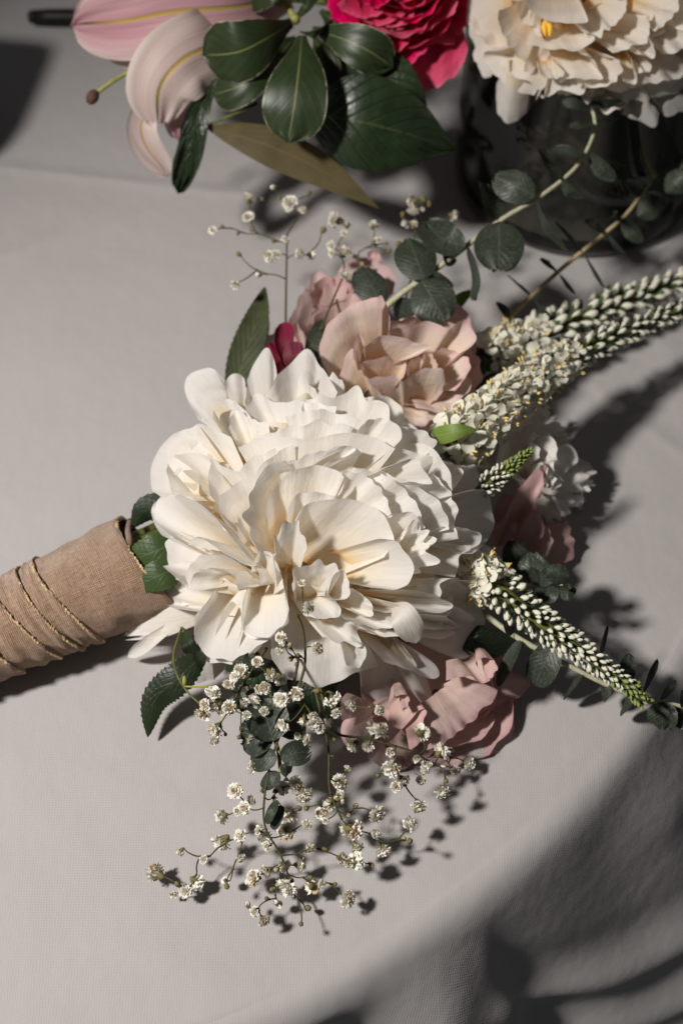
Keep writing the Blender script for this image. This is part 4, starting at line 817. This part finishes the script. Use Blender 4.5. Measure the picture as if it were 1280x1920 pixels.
spray("baby's breath spray over the dusty pink rose, reaching farthest right", [(600, 1290, .048), (625, 1370, .048), (690, 1385, .042), (780, 1410, .034)], lambda x, y: .040 - max(0, x - 640) * .00011, C_, 3)
D_ = c8([(740, 545, 60), (670, 660, 45), (705, 625, 50), (735, 610, 45), (765, 500, 30), (795, 630, 20), (768, 665, 20), (710, 457, 20), (785, 720, 82), (800, 780, 50), (865, 735, 40), (895, 790, 60), (870, 660, 65), (985, 700, 55), (965, 753, 26), (988, 758, 28), (690, 685, 30), (620, 640, 24), (740, 590, 36), (765, 715, 60)])
spray("baby's breath spray right of the widest one, over the shadows on the cloth", [(590, 1290, .050), (615, 1400, .040), (618, 1480, .032), (640, 1535, .027)], lambda x, y: .028 - max(0, y - 1450) * .00007, D_, 4)
E_ = c8([(530, 30, 45), (522, 75, 30), (655, 70, 45), (530, 250, 55), (585, 230, 55), (540, 340, 55), (710, 245, 65), (775, 275, 50), (880, 290, 38), (725, 300, 40), (650, 335, 60), (615, 325, 50), (590, 380, 30), (720, 390, 20), (655, 220, 25), (620, 395, 45), (520, 350, 30), (565, 105, 24), (590, 95, 24), (585, 125, 18), (560, 60, 22), (540, 55, 36), (640, 310, 40), (670, 355, 40), (845, 280, 16)]) + [(565, 1094, 18), (577, 1139, 27)]
spray("baby's breath spray lying over the lower petals of the white peony", [(560, 1290, .066), (572, 1240, .074), (568, 1180, .084), (556, 1150, .092)], lambda x, y: .098 - max(0, y - 1130) * .00018, E_, 5)
F_ = c3([(225, 100, 58), (405, 122, 68), (335, 48, 30), (280, 100, 25), (362, 98, 22), (460, 150, 40), (487, 75, 25), (222, 180, 52), (240, 232, 30), (68, 237, 42), (110, 220, 18), (385, 275, 40), (335, 283, 25), (318, 350, 58), (345, 340, 45), (445, 342, 46), (495, 345, 42), (548, 238, 32), (165, 475, 42), (268, 430, 32), (183, 343, 26), (178, 250, 20)])
spray("baby's breath spray standing above the olive leaf, nearest the left", [(535, 640, .046), (536, 560, .058), (537, 500, .066), (538, 440, .070)], lambda x, y: .068, F_, 6, alpha=.2)
H_ = c3([(605, 192, 78), (655, 215, 30), (640, 250, 38), (585, 305, 42), (590, 340, 42), (640, 335, 68), (690, 350, 40), (640, 435, 58), (715, 382, 25), (768, 215, 45), (780, 285, 52), (822, 293, 20), (835, 327, 25)])
spray("baby's breath spray rising over the pale pink rose behind the bouquet", [(600, 620, .060), (625, 560, .064), (645, 510, .066), (640, 480, .066)], lambda x, y: .066, H_, 7)
I_ = c3([(940, 112, 62), (938, 155, 50), (910, 205, 42), (985, 100, 30), (1115, 172, 48), (1065, 225, 62), (945, 215, 46), (895, 170, 26), (975, 150, 30), (1010, 120, 26), (880, 300, 34), (960, 240, 30)])
spray("small baby's breath tuft behind the dark eucalyptus leaves of the blush rose", [(760, 560, .056), (775, 500, .062), (778, 450, .064), (780, 420, .064)], lambda x, y: .062, I_, 8)
# tendril looping down from the handle
t_ = thing('stem_tendril', 'thin dark green stem looping from the handle to the lowest left cluster', 'stem', P(338, 1185, .03))
part('stem', Mb().tube(spline([P(340, 1180, .036), P(326, 1225, .042), P(330, 1260, .046), P(350, 1295, .048), P(375, 1320, .05)], 20), .0006, .0005, 6), M['gstem'], t_)
part('side_shoot', Mb().tube(spline([P(346, 1287, .048), P(372, 1288, .05), P(400, 1286, .05)], 6), .0004, .0004, 5).ball(P(346, 1276, .05), .001, 0, ax=UP, L=.0022), M['ystem'], t_)

# ------------------------------------------------------------------ vase with its flowers
VC = P(1075, 330, 0); VR = .072; VH = .112
v = thing('glass_vase', 'round clear glass vase of water with green stems at the top right', 'vase', VC)
def lathe(prof, n=72):
    th = np.arange(n) * 2 * pi / n
    return Mb().grid(np.array([[VC + np.array([r * cos(t), r * sin(t), z]) for t in th] for r, z in prof]), 0, closed=True)
part('body', lathe([(.001, .0015), (VR * .9, .0015), (VR * .985, .004), (VR, .010), (VR, VH), (VR - .0012, VH + .001), (VR - .0024, VH), (VR - .0026, .014), (VR * .9, .009), (.001, .008)]), M['glass'], v)
part('water', lathe([(.001, .0095), (VR - .004, .012), (VR - .0034, .075), (VR - .0036, .076), (.001, .0755)]), M['water'], v)
rg = random.Random(9)
def vstem(x, y, z0, z1, mat='ystem', lean=(0, 0), r=.0028):
    b = VC + np.array([x, y, z0]); t = VC + np.array([x + lean[0], y + lean[1], z1]); return Mb().tube(spline([b, (b + t) / 2 + np.array([.002, 0, 0]), t], 10), r, r * .9, 8)
SG = 'cut stems standing in the vase'
for lab, a in [('pale yellow green stem standing upright at the left of the vase', (-.040, -.048, .012, .12, 'ystem', (.0, .012))), ('dark green stem right of the yellow one in the vase', (-.028, -.050, .012, .12, 'gstem', (.004, .01))),
               ('thin lime stem leaning behind the eucalyptus in the vase', (-.012, -.045, .012, .12, 'ystem', (.02, .0), .002)), ('brown green stem slanting through the middle of the vase', (.05, -.035, .012, .12, 'gstem', (-.05, .03))),
               ('long slanting brown stem at the right of the vase', (.062, -.02, .02, .12, 'euc_stem2', (-.045, .02))), ('olive stem crossing low at the right of the vase', (.055, -.03, .03, .10, 'gstem', (-.03, -.01), .0035)), ('yellow stem with a blunt cut end at the right of the vase', (.03, -.045, .05, .11, 'ystem', (-.015, .03), .0036))]:
    st = thing('cut_stem', lab, 'stem', VC + np.array([a[0], a[1], a[2]]), SG); part('stalk', vstem(*a), M[a[4]], st)
for i, (lab, q) in enumerate([('dark leaf pressed inside the vase near its middle', [(-.01, -.02, .03), (.0, -.03, .06), (.01, -.03, .10)]), ('dark leaf inside the left of the vase', [(-.05, -.01, .02), (-.045, -.02, .06), (-.03, -.02, .105)]), ('dark leaf inside the right of the vase', [(.045, .0, .02), (.04, -.015, .06), (.03, -.01, .10)]), ('dark leaf standing at the back of the vase', [(-.02, .03, .02), (-.025, .035, .06), (-.01, .03, .11)]), ('dark leaf at the back right of the vase', [(.025, .035, .02), (.03, .03, .06), (.02, .02, .11)]), ('dark leaf at the back left of the vase', [(-.045, .02, .02), (-.04, .025, .06), (-.035, .01, .10)]), ('dark leaf low at the bottom of the vase', [(-.03, -.03, .014), (.0, -.045, .018), (.04, -.04, .02)])]):
    C = [VC + np.array(p) for p in q]; st = thing('submerged_leaf', lab, 'leaf', C[0], 'leaves inside the vase'); part('blade', sheet(C, camdir(C[1]), .024, 'ovate', 9, 14, .4, seed=i), M['dleaf'], st)
    part('stalk', Mb().tube(spline([C[0] - np.array([0, 0, .003]), C[0]], 3), .001, .001, 5), M['gstem'], st)
# peony in the vase
fv = Frame(P(1105, 0, .130), (-.05, -.42, .8))
pv = thing('vase_peony', 'large cream peony with a yellow glow at its heart in the vase at top right', 'peony', fv.B, 'peony blooms')
peony(fv, .063, .034, pv, M['peony_warm'], 70, 31, th0=20, ruf=.0013, nu=25, nv=13, wid=(.028, .056))
cvv = lambda x, y: (860 + x / 3.0476, y / 3.0476)
VRm, VBm = domeh(fv, .070, .040, 1, .004), domeh(fv, .070, .040, .62)
for kw, rim, base in [
    (dict(dh=-.012, bulge=.05), [(180, 440), (140, 440), (112, 385), (100, 300), (60, 180), (45, 40), (80, -80)], (320, 60)),
    (dict(dh=-.02, bulge=.08, g=1), [(440, 555), (390, 640), (300, 700), (240, 680), (212, 590), (215, 480)], (330, 400)),
    (dict(dh=-.012, bulge=.06, g=1, scal=.003), [(740, 530), (820, 610), (950, 680), (1030, 690), (1130, 710), (1150, 660), (1120, 630)], (900, 430)),
    (dict(dh=-.014, bulge=.06, g=1), [(1130, 640), (1200, 665), (1260, 640), (1330, 600), (1340, 480)], (1050, 420)),
    (dict(dh=-.004, bulge=.05), [(430, 545), (330, 520), (230, 450), (150, 350), (145, 300), (230, 290)], (430, 290)),
    (dict(dh=-.003, bulge=.05, scal=.003), [(440, 570), (480, 510), (505, 540), (560, 522), (610, 540), (700, 512), (800, 500)], (580, 330)),
    (dict(dh=.0, bulge=.04), [(730, 500), (850, 492), (920, 425), (912, 345), (830, 325)], (640, 290)),
    (dict(dh=.003, bulge=.04), [(540, 430), (650, 450), (800, 455), (818, 430), (790, 380), (770, 335), (690, 310)], (590, 220)),
    (dict(dh=.004, bulge=.05), [(455, 420), (510, 445), (580, 440), (600, 415), (560, 370)], (480, 330)),
    (dict(dh=.006, bulge=.06), [(380, 255), (500, 275), (640, 292), (725, 262), (775, 215), (700, 178)], (540, 120)),
    (dict(dh=.010, bulge=.08, ruf=.0005), [(380, 20), (430, 82), (510, 118), (610, 132), (700, 132), (738, 118), (700, 30)], (560, -80)),
    (dict(dh=.003), [(225, 60), (228, 140), (258, 200), (292, 275), (380, 360)], (420, 60)),
    (dict(dh=.006, bulge=.08), [(340, 50), (362, 125), (440, 160), (472, 208), (445, 215), (400, 140)], (430, -20)),
    (dict(dh=.004, bulge=.06, scal=.002), [(960, 20), (940, 85), (870, 155), (800, 205), (720, 205)], (700, 10)),
    (dict(dh=.001, bulge=.05), [(1070, 90), (1092, 180), (1060, 242), (970, 275), (880, 305)], (760, 130)),
    (dict(dh=.001, bulge=.05), [(975, 290), (1050, 322), (1112, 330), (1116, 280), (1085, 215)], (880, 170)),
    (dict(dh=.0, bulge=-.1), [(1120, 180), (1170, 140), (1240, 70), (1255, -20), (1200, -80)], (960, -20)),
    (dict(dh=-.003, bulge=.04), [(1090, 255), (1160, 295), (1250, 302), (1290, 240), (1275, 150)], (1040, 70)),
    (dict(dh=-.004, bulge=.06), [(915, 440), (955, 475), (1000, 480), (1016, 440), (985, 340)], (930, 290)),
    (dict(dh=-.006, bulge=.05), [(1010, 425), (1060, 412), (1100, 385), (1070, 330)], (960, 280)),
    (dict(dh=-.006, bulge=.05), [(1000, 480), (1150, 470), (1250, 445), (1340, 385)], (1050, 280)),
    (dict(dh=.0), [(1280, 180), (1340, 100), (1370, 0)], (1060, 0))]:
    kw = dict(kw); mt = 'guard' if kw.pop('g', 0) else 'peony_warm'; dh = kw.pop('dh')
    loft(fv, pv, mt, [cvv(*p) for p in rim], cvv(*base), lambda x, y, d=dh: VRm(x, y) + d, VBm, **kw)
for x, y in [(1024, 44), (1030, 52), (1020, 56)]:
    b = fv.D(x, y, .046); part('stamen', Mb().tube(spline([fv.D(x, y, .01), b], 4), .0006, .0006, 5).ball(b, .0016, 0, ax=UP, L=.0045), M['stamen'], pv)
part('stem', vstem(.0, -.01, .014, .135, lean=(.005, .03)), M['gstem'], pv)
# hot pink rose
fh = Frame(P(765, -25, .135), (-.1, -.62, .6))
rh = thing('hot_pink_rose', 'vivid hot pink rose at the top edge between the dark leaves and cream peony', 'rose', fh.B, RG)
rose(fh, rh, M['hot'], [(3, .006, .032, 75, .001, .3), (4, .010, .032, 66, .0015, .3), (4, .014, .031, 60, .002, .3), (5, .018, .029, 52, .003, .3), (5, .022, .026, 50, .0035, .3), (5, .026, .018, 50, .004, .3), (5, .031, .008, 50, .004, .3)], 41)
ch = lambda x, y: (580 + x / 4, y / 4)
for hr, hb, kw, rim, base in [
    (.000, -.004, dict(bulge=.12), [(705, 640), (750, 685), (785, 645), (870, 680), (985, 640), (1120, 530), (1182, 385), (1165, 270)], (1010, 180)),
    (.004, .0, dict(bulge=.08), [(1110, 270), (1152, 230), (1190, 100), (1182, -20)], (1040, 50)),
    (.012, .0, dict(bulge=.06), [(610, 528), (645, 535), (740, 490), (850, 400), (930, 290), (972, 195)], (760, 150)),
    (.010, .0, dict(bulge=.10), [(430, 258), (360, 272), (280, 240), (205, 195), (160, 110), (130, 10), (150, -60)], (430, -40)),
    (.018, .004, dict(bulge=.06), [(535, 272), (600, 372), (660, 386), (740, 332), (770, 250), (830, 170), (842, 115)], (680, 50)),
    (.020, .006, dict(bulge=.04), [(815, 262), (900, 230), (980, 160), (1080, 100), (1112, 5)], (850, 0)),
    (.020, .008, dict(bulge=.06), [(428, 236), (500, 258), (600, 242), (715, 206), (740, 170)], (560, 80)),
    (.024, .010, dict(bulge=.05), [(575, 205), (650, 200), (740, 172), (782, 110), (778, 50)], (650, -20)),
    (.025, .010, dict(bulge=.06), [(388, 145), (470, 186), (590, 180), (690, 120), (772, 68), (805, 5)], (600, -40)),
    (.027, .012, dict(bulge=.06), [(540, 75), (555, 95), (480, 126), (380, 136), (270, 92), (205, 35)], (430, -60)),
    (.032, .016, dict(bulge=.05), [(390, 15), (480, 56), (540, 50), (605, -5)], (500, -70)),
    (.026, .012, dict(bulge=.05), [(790, 60), (850, 45), (920, 0), (950, -40)], (800, -60))]:
    loft(fh, rh, 'hot', [ch(*p) for p in rim], ch(*base), hr, hb, scal=.0008, **kw)
part('stem', Mb().tube(spline([VC + np.array([-.02, .0, .014]), VC + np.array([-.035, -.005, .09]), fh.B], 12), .0028, .0026, 8), M['gstem'], rh)
# lily
ly = thing('pink_lily', 'pink and white lily with curled petals hanging over the cloth at top left', 'lily', P(540, 10, .12))
def lp(pts, w, mat, **kw):
    C = [P(*p) for p in pts]; n = camdir(C[1]); f = kw.pop('face', 0)
    if f: n = rot(n, C[-1] - C[0], R_(f))
    kw.setdefault('prof', 'petal'); part('petal', sheet(C, n, w / 2 * mpp(C[2]), nu=21, nv=34, **kw), M[mat], ly)
lp([(545, -5, .115), (440, 15, .128), (330, 25, .130), (230, 44, .122), (137, 48, .110)], 150, 'lily', cup=.3, ruf=.0022, prof='petal', skew=.08)
lp([(500, 10, .104), (420, 75, .118), (345, 110, .122), (300, 165, .112), (296, 238, .092)], 150, 'lily_pale', cup=-.32, ruf=.001, prof='strap', notch=.03, nf=6)
lp([(330, 150, .100), (272, 215, .096), (272, 268, .086), (318, 330, .070)], 62, 'lily_pale', cup=.7, ruf=.001)
lp([(380, 120, .100), (345, 180, .098), (335, 220, .090), (334, 262, .080)], 60, 'lily', cup=.5, ruf=.001)
lp([(440, 60, .098), (340, 95, .104), (270, 110, .102), (200, 100, .096)], 46, 'lily_pale', cup=.4, ruf=.001)
lp([(420, -60, .12), (330, -20, .13), (260, 0, .126), (160, -10, .118)], 70, 'lily_pale', cup=.4)
mb = Mb().tube(spline([P(400, 60, .112), P(270, 122, .116), P(215, 150, .114), P(178, 178, .110)], 14), .0011, .0012, 7); part('filament', mb, M['ystem'], ly)
mb = Mb(); mb.ball(P(174, 182, .110), .0032, 0, 8, 6, RT * .6 + UP, .0042); part('anther', mb, M['lanther'], ly)
part('stem', Mb().tube(spline([P(545, -5, .115), VC + np.array([-.05, .0, .105]), VC + np.array([-.02, .01, .014])], 12), .0026, .0028, 8), M['gstem'], ly)
# pale margined leaf sprig
sg = thing('variegated_sprig', 'leaf sprig with cream edged oval green leaves radiating from one node at the top', 'leaf sprig', P(553, 35, .125))
for pts, w, face, kw in [([(548, 42, .128), (500, 72, .134), (445, 98, .132), (381, 104, .122)], 118, -8, {}), ([(566, 66, .126), (560, 130, .130), (552, 195, .122), (540, 268, .106)], 122, 6, {}), ([(585, 55, .124), (640, 72, .130), (690, 95, .128), (735, 125, .118)], 84, 0, {}),
                         ([(520, 110, .116), (480, 145, .118), (440, 165, .114), (398, 178, .106)], 76, 10, {}), ([(590, 70, .112), (600, 100, .114), (608, 130, .110), (612, 165, .104)], 62, 10, {}), ([(530, 10, .13), (515, 0, .134), (490, -5, .132), (462, -10, .126)], 60, 0, {}),
                         ([(560, 30, .13), (575, 10, .136), (580, -15, .136), (590, -50, .13)], 70, 0, {}), ([(562, 60, .128), (585, 66, .132), (600, 60, .13), (622, 42, .124)], 34, 40, {}), ([(555, 70, .11), (535, 90, .112), (525, 110, .110), (520, 140, .10)], 70, 0, {}), ([(600, 20, .11), (625, 40, .112), (640, 60, .11), (650, 90, .10)], 60, 0, {})]:
    part('leaf', leafm(pts, w, face, prof='spat', nu=15, nv=24, cup=-.22, ruf=.0006), M['gleaf'], sg)
part('stem', Mb().tube(spline([P(553, 35, .125), P(556, -20, .12), VC + np.array([-.06, .03, .10]), VC + np.array([-.03, .01, .016])], 14), .0016, .0022, 7).ball(P(553, 36, .127), .003, 0), M['ystem'], sg)
TG = 'leaves hanging from the vase arrangement'
lone_leaf('broad_leaf', 'broad glossy dark leaf hanging below the hot pink rose', [(575, 215, .100), (660, 225, .106), (760, 250, .098), (852, 280, .082)], 178, 'dleaf', TG, stalk=[(600, 100, .11)], cup=-.35, ruf=.0012, nu=15, nv=26)
lone_leaf('broad_leaf', 'black shaded leaf behind the cream edged sprig', [(590, 90, .105), (620, 150, .102), (635, 220, .092), (630, 305, .076)], 150, 'dleaf', TG, stalk=[(600, 60, .11)], cup=-.3)
lone_leaf('broad_leaf', 'shaded dark leaf directly under the hot pink rose', [(650, 110, .110), (700, 140, .112), (760, 190, .104), (800, 235, .09)], 120, 'dleaf', TG, stalk=[(640, 60, .115)], cup=-.3)
lone_leaf('long_leaf', 'long olive brown leaf seen from beneath, pointing right below the sprig', [(385, 238, .092), (490, 268, .090), (600, 318, .080), (712, 392, .064)], 76, 'bleaf', TG, stalk=[(430, 218, .1), (490, 190, .108)], cup=.25, face=12, prof='lance', nv=30)
lone_leaf('curled_leaf', 'dark twisted leaf dangling beside the white lily petal', [(398, 150, .108), (372, 220, .098), (360, 290, .082), (335, 360, .062)], 52, 'dleaf', TG, stalk=[(440, 120, .112)], cup=.5, ruf=.003, prof='strap', skew=.3)

# ------------------------------------------------------------------ dark things at the far left
b0 = P(-90, 60, 0); bg = thing('shadow_caster', 'unseen black block added to cast the shadow at the upper left of the cloth', 'shadow caster', b0)  # block added out of view to throw the dark wedge onto the cloth
def rbox(c, dx, dy, hx_, hy_, z0, z1, rd):
    th = np.linspace(0, 2 * pi, 33)[:-1]; G = []
    sx_ = np.sign(np.cos(th)) * np.abs(np.cos(th)) ** .3; sy_ = np.sign(np.sin(th)) * np.abs(np.sin(th)) ** .3
    for z, k in [(z0, .0), (z0, .92), (z0 + rd * .3, 1), (z1 - rd, 1.0), (z1 - rd * .3, .94), (z1, .8), (z1, .0)]:
        G.append([c + dx * hx_ * a * k + dy * hy_ * b * k + np.array([0, 0, z]) for a, b in zip(sx_, sy_)])
    return Mb().grid(np.array(G), 0, closed=True)
dx = nz(np.array([.14, .99, 0])); dy = np.array([-dx[1], dx[0], 0])
part('body', rbox(np.array([-.264, .298, 0]), dx, dy, .046, .030, .001, .095, .014), M['black'], bg)
part('caster_top', rbox(np.array([-.263, .298, 0]), dx, dy, .044, .026, .0955, .099, .002), M['black'], bg)
cs = thing('black_case', 'flat black case at the very corner of the photo, top left', 'case', (-.25, .46, 0)); dx = nz(np.array([.5, .86, 0])); dy = np.array([-dx[1], dx[0], 0])
part('shell', rbox(np.array([-.262, .470, 0]), dx, dy, .055, .036, .001, .010, .004), M['black'], cs)
part('lid', rbox(np.array([-.262, .470, 0]), dx, dy, .053, .034, .0105, .013, .001), M['black'], cs)
rd = thing('black_rod', 'blurred black rod lying on the cloth behind the tip of the pink lily petal', 'rod', P(60, 32, .006))
part('shaft', Mb().tube(spline([P(66, 32, .0065), P(150, 32, .0065), P(320, 34, .0065)], 10), [.0045, .0052, .0053, .0053, .0053, .0053, .0053, .0053, .0053, .0053], None, 12), M['black'], rd)
part('cap', Mb().tube(spline([P(54, 32, .0065), P(66, 32, .0065)], 4), [.003, .0042, .0044, .0045], None, 12), M['black'], rd)
